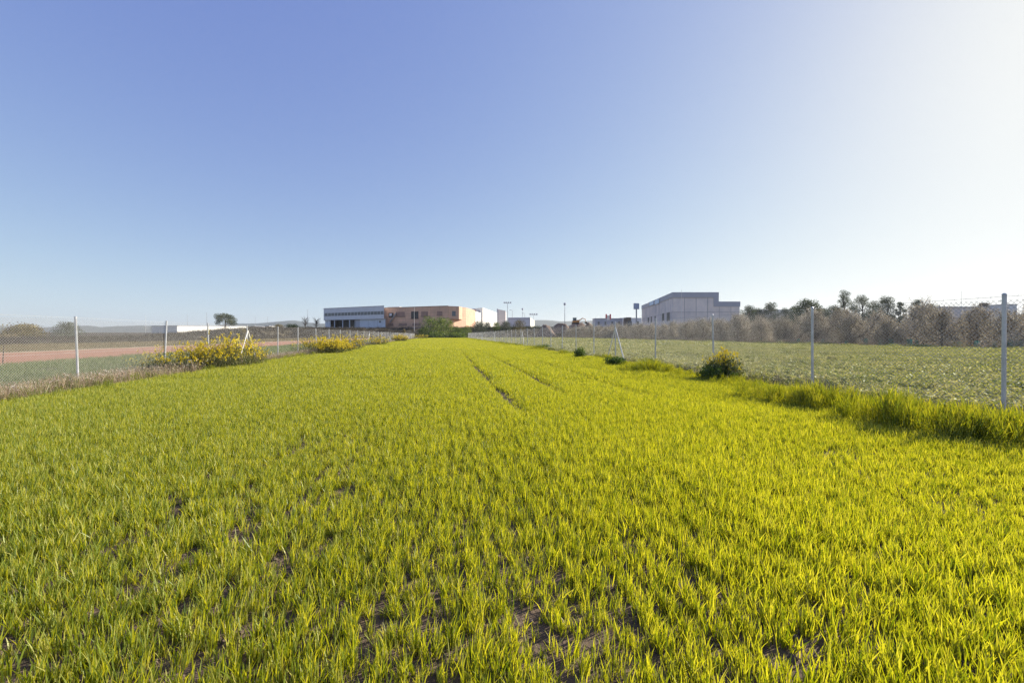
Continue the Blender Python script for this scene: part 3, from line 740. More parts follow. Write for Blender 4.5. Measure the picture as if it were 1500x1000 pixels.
# flowering mustard along the left fence and one on the right
def mustard():
    def make(seed, nstem, W, Ht, fl, lf):
        r = np.random.default_rng(seed); st = MB(); FP = []; LP = []
        for i in range(nstem):
            a = r.uniform(0, 6.28); q = math.sqrt(r.random()); bx, by = math.cos(a) * q * W * .35, math.sin(a) * q * W * .35
            hh = Ht * r.uniform(.5, 1.08) * (1 - .25 * q * q); tx, ty = bx * 1.5 + r.normal(0, .06), by * 1.5 + r.normal(0, .06)
            st.tube([(bx, by, -.03), ((bx + tx) / 2, (by + ty) / 2, hh * .55), (tx, ty, hh)], [.007, .005, .003], 3)
            for k in range(max(2, fl // 9)):           # flower spikes at the ends of side shoots
                t = r.uniform(.45, .9); a2 = r.uniform(0, 6.28); o = r.uniform(.03, .16)
                s0 = Vector((bx + (tx - bx) * t, by + (ty - by) * t, hh * t)); s1 = s0 + Vector((math.cos(a2) * o, math.sin(a2) * o, r.uniform(.08, .2)))
                st.tube([s0, s1], [.004, .002], 3)
                for q2 in range(9):
                    FP.append(tuple(s1 + Vector((r.normal(0, .018), r.normal(0, .018), r.normal(0, .032)))))
            for k in range(lf):
                t = r.random() * .75; FPs = .09
                LP.append((bx + (tx - bx) * t + r.normal(0, FPs), by + (ty - by) * t + r.normal(0, FPs), max(.01, hh * t + r.normal(0, .03))))
        FP = np.array(FP); LP = np.array(LP)
        V, Q, T = leaves_np(r, FP, .042, r.uniform(0, 1, len(FP)), .2, .9); fm = mesh_np('flowers', V, Q, M_yel, T)
        V, Q, T = leaves_np(r, LP, .075, r.uniform(0, 1, len(LP)), .2, .4); lm = mesh_np('leaves', V, Q, M_mleaf, T)
        return st.mesh('stems', M_stem), lm, fm
    kinds = [make(1, 44, 1.8, 1.4, 36, 34), make(2, 28, 1.9, 1.3, 28, 30), make(3, 80, 1.6, 1.35, 62, 22), make(4, 60, 1.1, 1.0, 18, 70)]
    S = [ # photo x, distance, kind, scale, height scale, label
        (232, 15.4, 1, .8, .85, 'sparse yellow mustard left of the second fence post'),
        (262, 15.8, 1, 1.0, .95, 'yellow flowering mustard just right of the second left fence post'),
        (288, 15.2, 0, .95, .85, 'yellow mustard bush left of the third left fence post'),
        (312, 16.4, 0, 1.0, 1.0, 'yellow mustard bush around the third left fence post'),
        (334, 15.8, 0, 1.0, 1.1, 'tall yellow mustard bush between the third post and the braced post'),
        (352, 16.8, 0, 1.0, 1.0, 'yellow mustard bush at the foot of the left brace'),
        (366, 17.2, 1, .8, .75, 'small mustard bush at the foot of the braced left post'),
        (205, 15.5, 1, .6, .6, 'low scattered mustard farthest left along the fence'),
        (452, 31, 1, 1.3, 1.0, 'thin mustard at the left end of the second yellow cluster'),
        (468, 29.5, 0, 1.3, 1.05, 'mustard bush in the left of the second yellow cluster'),
        (484, 28, 2, 1.45, .95, 'brightest dense mustard bush of the second yellow cluster'),
        (499, 30, 2, 1.2, .8, 'low bright mustard bush beside the brightest one'),
        (512, 35, 0, 1.5, 1.15, 'mustard bush at the right end of the second yellow cluster'),
        (537, 46, 1, 1.3, 1.0, 'pale mustard beside the braced post far along the left fence'),
        (553, 49, 0, 1.6, 1.0, 'mustard bush behind the far braced post of the left fence'),
        (585, 76, 2, 2.0, 1.1, 'round bright mustard bush far along the left fence'),
        (616, 135, 0, 3.0, 1.2, 'last yellow bush where the left fence meets the hedge'),
        (1060, 12.1, 3, .95, .98, 'dark leafy weed with yellow flower tops behind the third right fence post')]
    r = random.Random(8)
    for px, Y, kd, s, sz, lab in S:
        X = X_at(px, Y); e = empty('mustard_bush', (X, Y, g(X, Y)), r.uniform(0, 6.28), label=lab, cat='bush', group='flowering mustard bushes'); e.scale = (s, s, sz)
        a, b, c = kinds[kd]; link_mesh('stems', a, e); link_mesh('foliage', b, e); link_mesh('yellow_flowers', c, e)  # last mesh holds only the yellow flower petals, no leaves
    # dark leafy weeds at the right field edge
    rr = np.random.default_rng(77)
    for i, (px, Y, hh, w, lab) in enumerate(((852, 22.5, .75, .8, 'dark green leafy weed under the eighth post of the right fence'), (906, 17.2, .42, 1.1, 'dark green low weed at the foot of the braced right post'),
                                   (797, 36, .5, 1.6, 'dark low weed at the field edge far along the right fence'), (1052, 12.0, .5, 1.35, 'dense dark foliage at the foot of the yellow-topped weed'),
                                   (768, 50, .4, 2.2, 'small dark weed patch farthest along the right fence'))):
        X = X_at(px, Y); bl = [(rr.normal(0, w * .2), rr.normal(0, w * .2), hh * rr.uniform(.3, .7), w * .28, w * .28, hh * .33) for k in range(8)]
        V, Q, T = crown_np(rr, bl, 1500, .075, aspect=.4, tlo=0, thi=.6)
        mb = MB()
        for b in bl: mb.tube([(b[0] * .3, b[1] * .3, -.03), (b[0], b[1], b[2])], [.012, .004], 4)
        e = empty('leafy_weed', (X, Y, g(X, Y)), label=lab, cat='weed', group='dark leafy weeds by the right fence'); link_mesh('foliage', mesh_np('foliage', V, Q, M_green, T), e); mb.build('stems', M_stem, e)
mustard()

# ------------------------------------------------------------------ chain-link fences
def fence(name, u0, posts, ymax, ymin, top, base_off, braced, label, post_r, gl):
    e = empty(name, (u0 - ymin / 6, ymin, g(u0 - ymin / 6, ymin)), label=label, cat='fence'); O = e.location.copy()
    fx = lambda Y: u0 - Y / 6
    r = random.Random(int(abs(u0) * 10))
    DY = Vector((-1 / 6, 1, 0)).normalized()
    for Y in posts:
        X = fx(Y); z = g(X, Y); mb = MB(); lx, ly = r.gauss(0, .022), r.gauss(0, .022)
        if abs(Y - 12.0) < .3 and u0 < 0: lx = -.09
        mb.tube([(X, Y, z - .2), (X + lx, Y + ly, z + top)], post_r, 10)
        mb.tube([(X + lx, Y + ly, z + top), (X + lx, Y + ly, z + top + .012), (X + lx, Y + ly, z + top + .03)], [post_r * 1.18, post_r * 1.15, post_r * .5], 10)
        for zz in (.15, top * .5, top - .09):    # wire clips
            mb.tube([(X + lx * zz / top - post_r * 1.3, Y, z + zz), (X + lx * zz / top + post_r * 1.3, Y, z + zz)], .006, 4)
        for v in range(len(mb.v)): mb.v[v] = tuple(Vector(mb.v[v]) - O)
        mb.build('post', M_galv, e, smooth=False)
    for Y in braced:
        for sgn in (-1, 1):
            X = fx(Y); z = g(X, Y); ln = 1.15; P1 = Vector((X, Y, z + top - .28)); P2 = Vector((X, Y, z - .1)) + DY * sgn * ln
            P2.z = g(P2.x, P2.y) - .1
            mb = MB(); mb.tube([P1 - O, P2 - O], post_r * .95, 8); mb.build('brace', M_conc, e)
    # woven wire: two families of slanting wires, 50 mm mesh, following the ground
    hmesh = top - .07; pitch = .0707
    V = []; Q = []
    S0 = ymin; n = int((ymax - ymin) * 1.0138 / pitch)
    s0 = np.arange(n) * pitch / 1.0138 + ymin         # foot of each wire (in Y)
    Vall = []; Qall = []; base = 0; rad = .0027 - .0017 * sm(s0, 9, 26)[:, None, None]
    for fam, off in ((1, .0018), (-1, -.0018)):
        K = 5
        ring = []
        for k in range(K):
            f = k / (K - 1); Y = s0 + fam * f * hmesh / 1.0138 
            Y = np.clip(Y, ymin, ymax); X = fx(Y)
            bel = .018 * np.sin(Y * 1.9) * math.sin(math.pi * f)
            z = gz(X, Y) + .03 + f * (hmesh - .03) + .012 * np.sin(Y * 1.7 + 1) * f
            ring.append(np.stack([X + off + bel, Y, z], -1))
        ring = np.stack(ring, 1)                      # n,K,3
        a = np.array([.986, .164, 0]); b = np.array([-.12 * fam, .72 * fam, .0]) ; b2 = np.array([.11 * fam, -.69 * fam, .72])
        offs = [a * rad, (-a * .5 + b2 * .87) * rad, (-a * .5 - b2 * .87) * rad]
        R = np.stack([ring + o for o in offs], 2)     # n,K,3,3
        Vall.append(R.reshape(-1, 3))
        idx = base + np.arange(n * K * 3).reshape(n, K, 3)
        for j in range(3):
            Qall.append(np.stack([idx[:, :-1, j], idx[:, :-1, (j + 1) % 3], idx[:, 1:, (j + 1) % 3], idx[:, 1:, j]], -1).reshape(-1, 4))
        base += n * K * 3
    V = np.concatenate(Vall) - np.array(O)
    link_mesh('chain_link', mesh_np('chain_link', V, np.concatenate(Qall), M_galvd), e)
    for frac, nm in ((.03, 'bottom_wire'), (.5, 'middle_wire'), (1.0, 'top_wire')):
        Ys = np.arange(ymin, ymax + .1, 1.2); mb = MB()
        pts = [Vector((fx(y), y, g(fx(y), y) + (hmesh + (.045 if frac == 1 else 0)) * frac)) - O for y in Ys]
        mb.tube(pts, .0028, 4)
        if frac == 1:                                  # twisted barbs
            for y in np.arange(ymin, min(ymax, 45), .16):
                c = Vector((fx(y), y, g(fx(y), y) + hmesh + .045)) - O
                mb.tube([c + Vector((-.006, 0, -.014)), c + Vector((.006, 0, .014))], .0018, 3, False); mb.tube([c + Vector((.008, .01, .010)), c + Vector((-.008, -.01, -.010))], .0018, 3, False)
        mb.build(nm, M_galvd, e)

def posts_from(pxs, u0, step, last):
    Ys = [abs(600 * u0 / (p - 650)) for p in pxs]
    a = sorted(Ys); y = a[-1]
    while y + step < last: y += step; a.append(y)
    y = a[0]
    while y - step > .3: y -= step; a.insert(0, y)
    return a
RP = posts_from([1470, 1190, 1046, 960, 901.5, 870, 844, 823.5, 807, 794.6, 782.5, 773, 763], 9.0, 3.35, 152)
LP = posts_from([115, 240, 305, 363, 407, 436.5, 463.5, 482, 498.6, 512.5, 523.6, 533, 541], 10.7, 3.95, 152)
yof = lambda p, u: abs(600 * u / (p - 650))
fence('chain_link_fence', 9.0, RP, 152, .5, 2.0, 0, [yof(901.5, 9), yof(765, 9), yof(724, 9), yof(706, 9)], 'right chain-link fence on galvanised posts between the wheat and the leafy crop', .028, 0)
fence('chain_link_fence', -10.7, LP, 152, 3.5, 2.0, 0, [yof(363, 10.7), yof(541, 10.7), yof(603, 10.7)], 'left chain-link fence on galvanised posts above the mustard and dry weeds', .029, 0)

# thin stake at the left edge of the picture
mb = MB(); X, Y = X_at(4, 20.5), 20.5
mb.tube([(0, 0, -.1), (.02, 0, .4), (.06, 0, .95)], [.025, .022, .016], 6); mb.build('wooden_stake', M_bark, None, (X, Y, g(X, Y)), label='thin dark wooden stake at the left edge before the red soil', cat='stake')

# ------------------------------------------------------------------ buildings
def wallpt(p0, p1, px):
    """where the sight line through photo column px meets the wall p0-p1"""
    k = (px - 750) / F; dx, dy = p1[0] - p0[0], p1[1] - p0[1]
    t = (k * p0[1] - p0[0]) / (dx - k * dy); return Vector((p0[0] + dx * t, p0[1] + dy * t, 0))
def wbox(mb, O, p0, p1, xa, xb, z0, z1, out=.06, deep=.1):
    """a box on the wall between photo columns xa and xb, from deep inside to 'out' proud of it"""
    a = wallpt(p0, p1, xa); b = wallpt(p0, p1, xb); d = (b - a).normalized(); n = Vector((d.y, -d.x, 0))
    q = [a + n * out, b + n * out, b - n * deep, a - n * deep]
    mb.prism([((p.x - O[0]), (p.y - O[1])) for p in q], z0 - O[2], z1 - O[2])
def body(name, mat, e, O, poly, z0, z1):
    mb = MB(); mb.prism([(p[0] - O[0], p[1] - O[1]) for p in poly], z0 - O[2], z1 - O[2]); return mb.build(name, mat, e)

def grey_factory():
    A = (-100.6, 218.8); B = (-61.9, 198.2); back = (-14, 36)
    A2 = (A[0] + back[0], A[1] + back[1]); B2 = (B[0] + back[0], B[1] + back[1]); z0 = g(*B) - .3; top = 15.2
    O = (A[0], A[1], z0); e = empty('factory_building', O, label='long grey-clad factory with a window band and open loading bay, left of the brick one', cat='building')
    zb = lambda py: Z_at(py, 207)
    # upper storey overhangs the recessed ground floor
    up = body('wall', M_grey, e, O, [A, B, B2, A2], 9.05, top)
    inn = .9; n = Vector((B[0] - A[0], B[1] - A[1], 0)).normalized(); nn = Vector((n.y, -n.x, 0)) * -inn
    A_, B_ = (A[0] + nn.x, A[1] + nn.y), (B[0] + nn.x, B[1] + nn.y)
    # ground floor: right half closed, left half an open bay with dark back wall
    C = wallpt(A, B, 525); D = wallpt(A, B, 482)
    body('closed_bay', M_greyl, e, O, [(C.x + nn.x, C.y + nn.y), B_, B2, (C.x + nn.x - 14, C.y + nn.y + 36)], z0, 9.05)
    body('open_bay', M_dark, e, O, [(D.x + nn.x * 6, D.y + nn.y * 6), (C.x + nn.x * 6, C.y + nn.y * 6), (C.x - 13, C.y + 33), (D.x - 13, D.y + 33)], z0, 9.05)
    body('end_wall', M_greyl, e, O, [A_, (D.x + nn.x, D.y + nn.y), (D.x - 14, D.y + 36), (A_[0] - 14, A_[1] + 36)], z0, 9.05)
    body('pier', M_fascia, e, O, [(wallpt(A, B, 519).x + nn.x, wallpt(A, B, 519).y + nn.y), (C.x + nn.x + .02, C.y + nn.y - .02), (C.x - 2, C.y + 5), (wallpt(A, B, 519).x - 2, wallpt(A, B, 519).y + 5)], z0, 9.02)
    body('parapet', M_fascia, e, O, [(A[0] - .15, A[1] - .15), (B[0] + .1, B[1] - .2), (B[0] - .1, B[1] + .35), (A[0], A[1] + .4)], top, top + .18)
    wb = MB(); wbox(wb, O, A, B, 475.5, 562.2, 11.15, 12.75, .04, .2); wb.build('window_band', M_glass, e)
    for x in np.linspace(475.5, 562.2, 19):
        q = MB(); wbox(q, O, A, B, x - .15, x + .15, 11.15, 12.75, .09, .1); q.build('mullion', M_grey if int(x * 3) % 5 else M_greyl, e)
    for x in (489, 501, 511):
        q = MB(); wbox(q, O, A, B, x - .35, x + .35, z0, 9.03, -.3, .7); q.build('column', M_greyl, e)
    q = MB(); wbox(q, O, A_, B_, 555.5, 558, 7.2, 8.1, .05, .1); q.build('window', M_glass, e)
    for x in (540, 548, 553): 
        q = MB(); wbox(q, O, A_, B_, x - .1, x + .1, z0 + .1, 8.8, .04, .1); q.build('panel_joint', M_fascia, e)
    # pallets and junk inside the bay
    r = random.Random(4); 
    for k in range(16):
        x = r.uniform(484, 518); w = wallpt((D.x + nn.x * 3, D.y + nn.y * 3), (C.x + nn.x * 3, C.y + nn.y * 3), x); s = r.uniform(.6, 1.5)
        mb = MB(); hh = r.uniform(.6, 2.2)
        for kk in range(5): mb.box(-s / 2, s / 2, -s / 2, s / 2, hh * kk / 5 + .02, hh * (kk + .75) / 5)
        mb.build('pallet_stack', r.choice([M_soil, M_fascia, M_grey, M_bark]), None, (w.x, w.y, g(w.x, w.y)), label='stack of goods in the open bay of the grey factory', cat='pallets', group='stacks in the loading bay')
grey_factory()

def brick_factory():
    A = (-64.2, 204.6); B = (-29.5, 190.0); C = (-24.9, 192.4); D = (-22.6, 201.5); Eb = (-20, 225); Fb = (-55, 238); z0 = g(*B) - .3; top = 14.65
    O = (B[0], B[1], z0); e = empty('brick_factory', O, label='orange brick factory with bricked-up windows and a corner bay', cat='building')
    # the main block and its sunlit end
    body('wall', M_brick, e, O, [A, B, (B[0] + 2.2, B[1] + 3.0), D, Eb, Fb], z0, top)
    body('parapet', M_soil, e, O, [(A[0], A[1] - .12), (B[0] - .05, B[1] - .12), (B[0] - .05, B[1] + .3), (A[0] + .2, A[1] + .4)], top, top + .16)
    body('corner_bay', M_brick, e, O, [(B[0] + .05, B[1] - .02), C, (D[0] - 1.5, D[1] - 3), (B[0] + 2, B[1] + 4)], 8.6, top - .04)
    q = MB(); wbox(q, O, (B[0], B[1]), C, 662, 667.5, 10.0, 12.3, .05, .1); q.build('window', M_glass, e)
    for xa, xb, y0, y1, m, nm in ((580, 593, 463.5, 456.5, M_soil, 'blocked_window'), (617, 627, 463, 456.2, M_soil, 'blocked_window'), (640, 648, 461.5, 455.8, M_soil, 'blocked_window'),
                              (602.3, 613, 466.5, 456, M_dark, 'dark_panel'), (568, 576, 476.5, 473.2, M_soil, 'blocked_window'), (584, 596, 476.5, 473.2, M_soil, 'blocked_window'), (604, 616, 476, 473, M_soil, 'blocked_window')):
        w = wallpt(A, B, (xa + xb) / 2); q = MB(); wbox(q, O, A, B, xa, xb, Z_at(y0, w.y), Z_at(y1, w.y), .05, .1)
        f = q.build(nm, m if m is M_dark else M_bw, e)
        q = MB(); wbox(q, O, A, B, xa - .4, xb + .4, Z_at(y0, w.y) - .25, Z_at(y0, w.y) - .02, .16, .1); q.build('sill', M_soil, f)
    # emblem panel and outside stair
    w = wallpt(A, B, 574); q = MB(); wbox(q, O, A, B, 569.3, 576.5, Z_at(465, w.y), Z_at(458, w.y), .05, .1); f = q.build('open_window', M_dark, e)
    q = MB(); wbox(q, O, A, B, 570.5, 574, Z_at(462.5, w.y), Z_at(459, w.y), .1, -.06); q.build('frame', M_greyl, f)
    q = MB(); s1 = wallpt(A, B, 579.5); s2 = wallpt(A, B, 570.5); dd = Vector((.35, -.8, 0))
    for dz in (0, .95): q.tube([(s1.x - O[0] + dd.x, s1.y - O[1] + dd.y, Z_at(459.5, s1.y) - O[2] + dz * .6), (s2.x - O[0] + dd.x, s2.y - O[1] + dd.y, Z_at(473, s2.y) - O[2] + dz * .6)], .14, 5)
    for k in range(12):
        t = k / 12; p = s1.lerp(s2, t) + dd; z = Z_at(459.5, s1.y) * (1 - t) + Z_at(473, s2.y) * t
        q.box(p.x - O[0] - .1, p.x - O[0] + .45, p.y - O[1] - .4, p.y - O[1] + .3, z - O[2] - .05, z - O[2] + .04)
    q.build('outside_stair', M_metalp, e)
    # white roof edge behind
    body('roof_block', M_white, e, O, [(-62.8, 206.5), (-56, 204), (-52, 214), (-60, 217)], z0, 15.25)
M_bw = solid('infilled_brick', (.36, .22, .17), .2, .8, .85)
brick_factory()

def white_halls():
    def hall(pts, z1s, mat, lab, wins, dark=None):
        z0 = g(*pts[0]) - .3; O = (pts[0][0], pts[0][1], z0); e = empty('white_hall', O, label=lab, cat='building')
        mb = MB(); mb.prism([(p[0] - O[0], p[1] - O[1]) for p in pts], [0] * 4, [z - z0 for z in z1s]); mb.build('wall', mat, e)
        for (p0, p1, xa, xb, y0, y1, m, nm) in wins:
            w = wallpt(p0, p1, (xa + xb) / 2); q = MB(); wbox(q, O, p0, p1, xa, xb, Z_at(y0, w.y), Z_at(y1, w.y), .08, .1); q.build(nm, m, e)
        return e
    P0 = (-23.2, 203.5); P1 = (-18.4, 240)
    hall([P0, P1, (-50, 262), (-52, 225)], [14.3, 14.2, 14.2, 14.3], M_white, 'low white hall directly right of the brick factory',
         [(P0, P1, 680.8, 681.6, 467, 464, M_dark, 'window'), (P0, P1, 684, 690.5, 466.4, 465.4, M_fascia, 'canopy'), (P0, P1, 686, 689, 478, 467, M_greyl, 'door'), (P0, P1, 691, 691.8, 478, 466, M_fascia, 'downpipe'),
          (P0, P1, 693, 698, 467, 466, M_fascia, 'canopy'), (P0, P1, 683, 687, 478, 474, M_glass, 'door')])
    Q0 = (-17.9, 250); Q1 = (-11.3, 308)
    hall([Q0, Q1, (-40, 325), (-26, 262)], [17.8, 17.8, 17.8, 17.8], M_white, 'middle white hall with its sunlit wall sloping away',
         [(Q0, Q1, 715.5, 716.7, 476, 468, M_fascia, 'downpipe'), (Q0, Q1, 714, 717, 468.4, 467.6, M_fascia, 'canopy'), (Q0, Q1, 720.5, 721.6, 473, 469.4, M_fascia, 'downpipe'), (Q0, Q1, 719.3, 721.6, 469.5, 468.8, M_fascia, 'canopy')])
    R0 = (-10.9, 318); R1 = (-5.0, 320)
    e = hall([R0, R1, (-5, 350), (-12, 350)], [21, 20, 20, 21], M_pink, 'pale pinkish tower block behind the white halls', [])
    mb = MB(); mb.box(-.9, .2, -.4, .6, 0, 17.6); mb.build('dark_pier', M_fascia, e)
    # roof units
    for (px, py, Y, w) in ((697, 455.5, 225, 1.6), (702, 458, 236, 1.8)):
        X = X_at(px, Y) - 1; mb = MB(); mb.box(-w, w, -.6, .6, 0, .9); mb.box(-w * .6, w * .6, -.4, .4, .9, 1.1); mb.build('roof_unit', M_fascia, e if False else None, (X, Y, 14.25), label='small dark ventilation unit on the roof of the low white hall, ' + ('nearer one' if px < 700 else 'farther one'), cat='roof unit')
white_halls()

def sheds():
    # small grey shed; sunlight on the gable end is painted in as white
    Y = 215; z0 = g(X_at(760, Y), Y) - .2; A = (X_at(744, Y), Y); B = (X_at(776.7, Y - 3), Y - 3); C = (X_at(783, Y + 9), Y + 9)
    O = (A[0], A[1], z0); e = empty('small_shed', O, label='small grey shed by the lamp posts, its sunlit gable end coloured white', cat='building')
    mb = MB(); t = Z_at(465, Y); mb.prism([(p[0] - O[0], p[1] - O[1]) for p in (A, B, (B[0] + .3, B[1] + 1), (A[0] + 2, A[1] + 10))], 0, t - z0); mb.build('wall', M_grey, e)
    mb = MB(); mb.prism([(p[0] - O[0], p[1] - O[1]) for p in ((B[0] + .05, B[1] + .02), C, (C[0] - 6, C[1] + 3), (A[0] + 4, A[1] + 10))], 0, [t - z0 - .15, t - z0 - 1.2, t - z0 - 1.2, t - z0 - .3]); mb.build('gable', M_white, e)
    mb = MB(); wbox(mb, O, A, B, 744.5, 776, t - 1.0, t - .7, .05, .1); mb.build('gutter', M_fascia, e)
    # long white building on the left
    A = (X_at(259.5, 150), 150.0); B = (-116.6, 180.2); z0 = g(*A) - .2; t = Z_at(477.3, 150); t2 = Z_at(478, 180)
    O = (A[0], A[1], z0); e = empty('white_building', O, label='long low white building behind the lone tree on the left', cat='building')
    mb = MB(); P = [A, B, (B[0] - 12, B[1] + 3), (A[0] - 12, A[1] + 3)]; mb.prism([(p[0] - O[0], p[1] - O[1]) for p in P], 0, [t - z0, t2 - z0, t2 - z0, t - z0]); mb.build('wall', M_white, e)
    mb = MB(); P = [(A[0] + .15, A[1] - .15), (B[0] + .15, B[1] + .2), (B[0] - 12, B[1] + 3.2), (A[0] - 12, A[1] + 2.8)]; mb.prism([(p[0] - O[0], p[1] - O[1]) for p in P], [t - z0, t2 - z0, t2 - z0, t - z0], [t - z0 + .16, t2 - z0 + .16, t2 - z0 + .16, t - z0 + .16]); mb.build('roof', M_fascia, e)
    # dim farm buildings right of it
    for px0, px1, py, Y, m, lab in ((358, 372, 478, 225, M_pink, 'pale end of the farm buildings right of the white building'), (373, 389, 479.5, 230, M_bark, 'dark brown shed between the white blocks on the left'),
                                 (388, 393, 477.5, 222, M_white, 'tiny bright white block left of the flat bush'), (393, 408, 479, 232, M_greyl, 'low greyish wall left of the flat bush'),
                                 (872, 912, 466.5, 262, M_fascia, 'low dark flat building behind the red and white sign'), (909, 940, 466, 275, M_grey, 'low flat building left of the beige warehouse'),
                                 (919, 925, 465, 255, M_bark, 'small brown cabin left of the tall sign pole'), (1380, 1447, 450, 118, M_pink, 'flat-roofed brownish building just above the orchard at right'),
                                 (1474, 1492, 446, 150, M_grey, 'bluish roofed building at the right edge beyond the orchard'), (1110, 1160, 454, 190, M_white, 'white strip of building between the trees above the orchard')):
        X0, X1 = X_at(px0, Y), X_at(px1, Y); z0 = g(X0, Y) - .2; t = Z_at(py, Y); O = (X0, Y, z0)
        e = empty('low_building', O, label=lab, cat='building'); dk = (X1 - X0) * .45 * (Y + 0) / 200 if m in (M_white, M_pink) and px1 < 500 else 0; body('wall', m, e, O, [(X0, Y), (X1, Y + .5 + dk * 3), (X1, Y + 9 + dk * 3), (X0, Y + 9)], z0, t)
        body('roof', M_fascia if m is not M_white else M_grey, e, O, [(X0 - .2, Y - .2), (X1 + .2, Y + .3), (X1 + .2, Y + 9.2), (X0 - .2, Y + 9.2)], t, t + .2)
        for k in range(max(2, int((X1 - X0) / 4))):
            xx = X0 + (X1 - X0) * (k + .5) / max(2, int((X1 - X0) / 4)); q = MB(); q.box(xx - .6 - O[0], xx + .6 - O[0], (xx - X0) / (X1 - X0) * .5 - .05, (xx - X0) / (X1 - X0) * .5 + .1, (t - z0) * .45, (t - z0) * .75); q.build('window', M_glass, e)
    mb = MB(); Y = 119; X = X_at(1441, Y); mb.box(-.7, .7, -.6, .6, 0, 1.0); mb.box(-.5, .5, -.45, .45, 1.0, 1.15)
    mb.build('roof_box', M_bark, None, (X, Y, Z_at(450, 118) + .2), label='small brown box on the flat-roofed building above the orchard', cat='roof box')
sheds()

def beige_warehouse():
    Yn = 130; t = Z_at(428, Yn); t2 = Z_at(441.5, Yn); N0 = (X_at(985.5, Yn), Yn); S = (X_at(1052, Yn), Yn); Rr = (X_at(1083.5, Yn), Yn); Fr = (60.2, 190)
    z0 = g(*N0) - .3; O = (N0[0], N0[1], z0); e = empty('beige_warehouse', O, label='large beige panel warehouse with grey fascia rising above the orchard', cat='building')
    body('wall', M_panel, e, O, [N0, S, (S[0] + 9, 190), Fr], z0, t - .05)
    body('low_wing', M_panel, e, O, [(S[0], S[1] + .03), (Rr[0], Rr[1] + .03), (Rr[0] + 9, 185), (S[0] + 8.9, 188)], z0, t2 - .05)
    fh = (435.5 - 428) / F * Yn
    q = MB()
    q.prism([(N0[0] - O[0] - .15, -.15), (S[0] - O[0] + .15, -.15), (S[0] - O[0] + .15, .25), (N0[0] - O[0], .25)], t - fh - z0, t - z0)
    q.build('fascia', M_fascia, e)
    q = MB(); q.prism([(S[0] - O[0] - 1.45, -.13), (S[0] - O[0] + .15, -.13), (S[0] - O[0] + .15, .25), (S[0] - O[0] - 1.45, .25)], t2 - fh - z0, t - fh - z0); q.build('fascia_return', M_fascia, e)
    q = MB(); q.prism([(S[0] - O[0] + .15, -.12), (Rr[0] - O[0] + .15, -.12), (Rr[0] - O[0] + .15, .25), (S[0] - O[0] + .15, .25)], t2 - fh - z0, t2 - z0); q.build('low_fascia', M_fascia, e)
    q = MB(); q.prism([(N0[0] - O[0] - .15, -.15), (N0[0] - O[0] + .02, .25), (Fr[0] - O[0] + .02, Fr[1] - O[1]), (Fr[0] - O[0] - .15, Fr[1] - O[1])], t - fh - z0, t - z0); q.build('side_fascia', M_fascia, e)
    # side wall openings (left face): wallpt runs N0 -> Fr, outward is to the left
    for xa, xb, y0, y1 in ((970, 973, 470, 459), (977, 981, 470, 457.5), (949, 951, 472, 465), (953.5, 955, 472, 463.5), (959, 960.5, 470, 463)):
        w = wallpt(N0, Fr, (xa + xb) / 2); q = MB(); wbox(q, O, Fr, N0, xa, xb, Z_at(y0, w.y), Z_at(y1, w.y), .06, .1); q.build('window', M_dark, e)
    # illegible pale blue signboards on the side fascia
    for xa, xb, y0, y1, m in ((949.8, 951.4, 447, 443.5, M_white), (952.5, 958.5, 447, 441.5, M_blue), (960.5, 966.5, 445, 438.5, M_blue)):
        w = wallpt(N0, Fr, (xa + xb) / 2); q = MB(); wbox(q, O, Fr, N0, xa, xb, Z_at(y0, w.y), Z_at(y1, w.y), .35, -.2); q.build('sign_panel', m, e)
    for x in (1003, 1020, 1036): 
        q = MB(); wbox(q, O, N0, S, x - .18, x + .18, z0 + .1, t - fh - .02, .03, .05); q.build('panel_joint', M_fascia, e)
beige_warehouse()

# ------------------------------------------------------------------ poles, signs, machine
def pole(px, ytop, ybase, Y, kind, lab, thick=.1, mat=None):
    X = X_at(px, Y); z = g(X, Y); zt = Z_at(ytop, Y); e = empty('street_lamp' if kind != 'mast' else 'mast', (X, Y, z), label=lab, cat='street lamp' if kind != 'mast' else 'mast')
    hh = zt - z; mat = mat or M_metalp
    mb = MB(); mb.tube([(0, 0, -.2), (0, 0, hh * .5), (0, 0, hh)], [thick * 1.2, thick, thick * .7], 7); mb.build('pole', mat, e)
    if kind == 'flood':
        mb = MB(); mb.box(-2.2, 2.2, -.1, .1, hh - .1, hh + .1); mb.build('crossbar', M_metalp, e)
        for k in (-1.9, -.75, .5, 1.8): mb = MB(); mb.box(k - .35, k + .35, -.35, .25, hh + .05, hh + .75); mb.build('floodlight', M_fascia, e)
    elif kind == 'lamp':
        mb = MB(); mb.tube([(0, 0, hh), (-.5, 0, hh + .15), (-1.1, 0, hh + .1)], .07, 5); mb.box(-1.7, -.8, -.2, .2, hh - .02, hh + .2); mb.build('lamp_head', M_fascia, e)
    elif kind == 'ball':
        mb = MB(); mb.tube([(0, 0, hh), (0, 0, hh + .25), (0, 0, hh + .9), (0, 0, hh + 1.2)], [.15, .55, .55, .15], 8); mb.build('lamp_head', M_fascia, e)
pole(743.4, 444, 470, 240, 'flood', 'tallest floodlight mast with four lamps right of the white halls', .16)
pole(750.5, 454.5, 468, 235, 'lamp', 'lamp post just right of the tall floodlight mast', .12)
pole(765.5, 454, 468, 240, 'ball', 'lamp post with a round head above the small grey shed', .10)
pole(768.5, 459, 468, 250, 'lamp', 'short lamp post beside the round-headed one above the grey shed', .09)
pole(781.5, 461, 470, 230, 'flood', 'small floodlight mast over the gable of the grey shed', .10)
pole(827.3, 447, 473, 190, 'ball', 'solitary tall mast beside the excavator', .13)
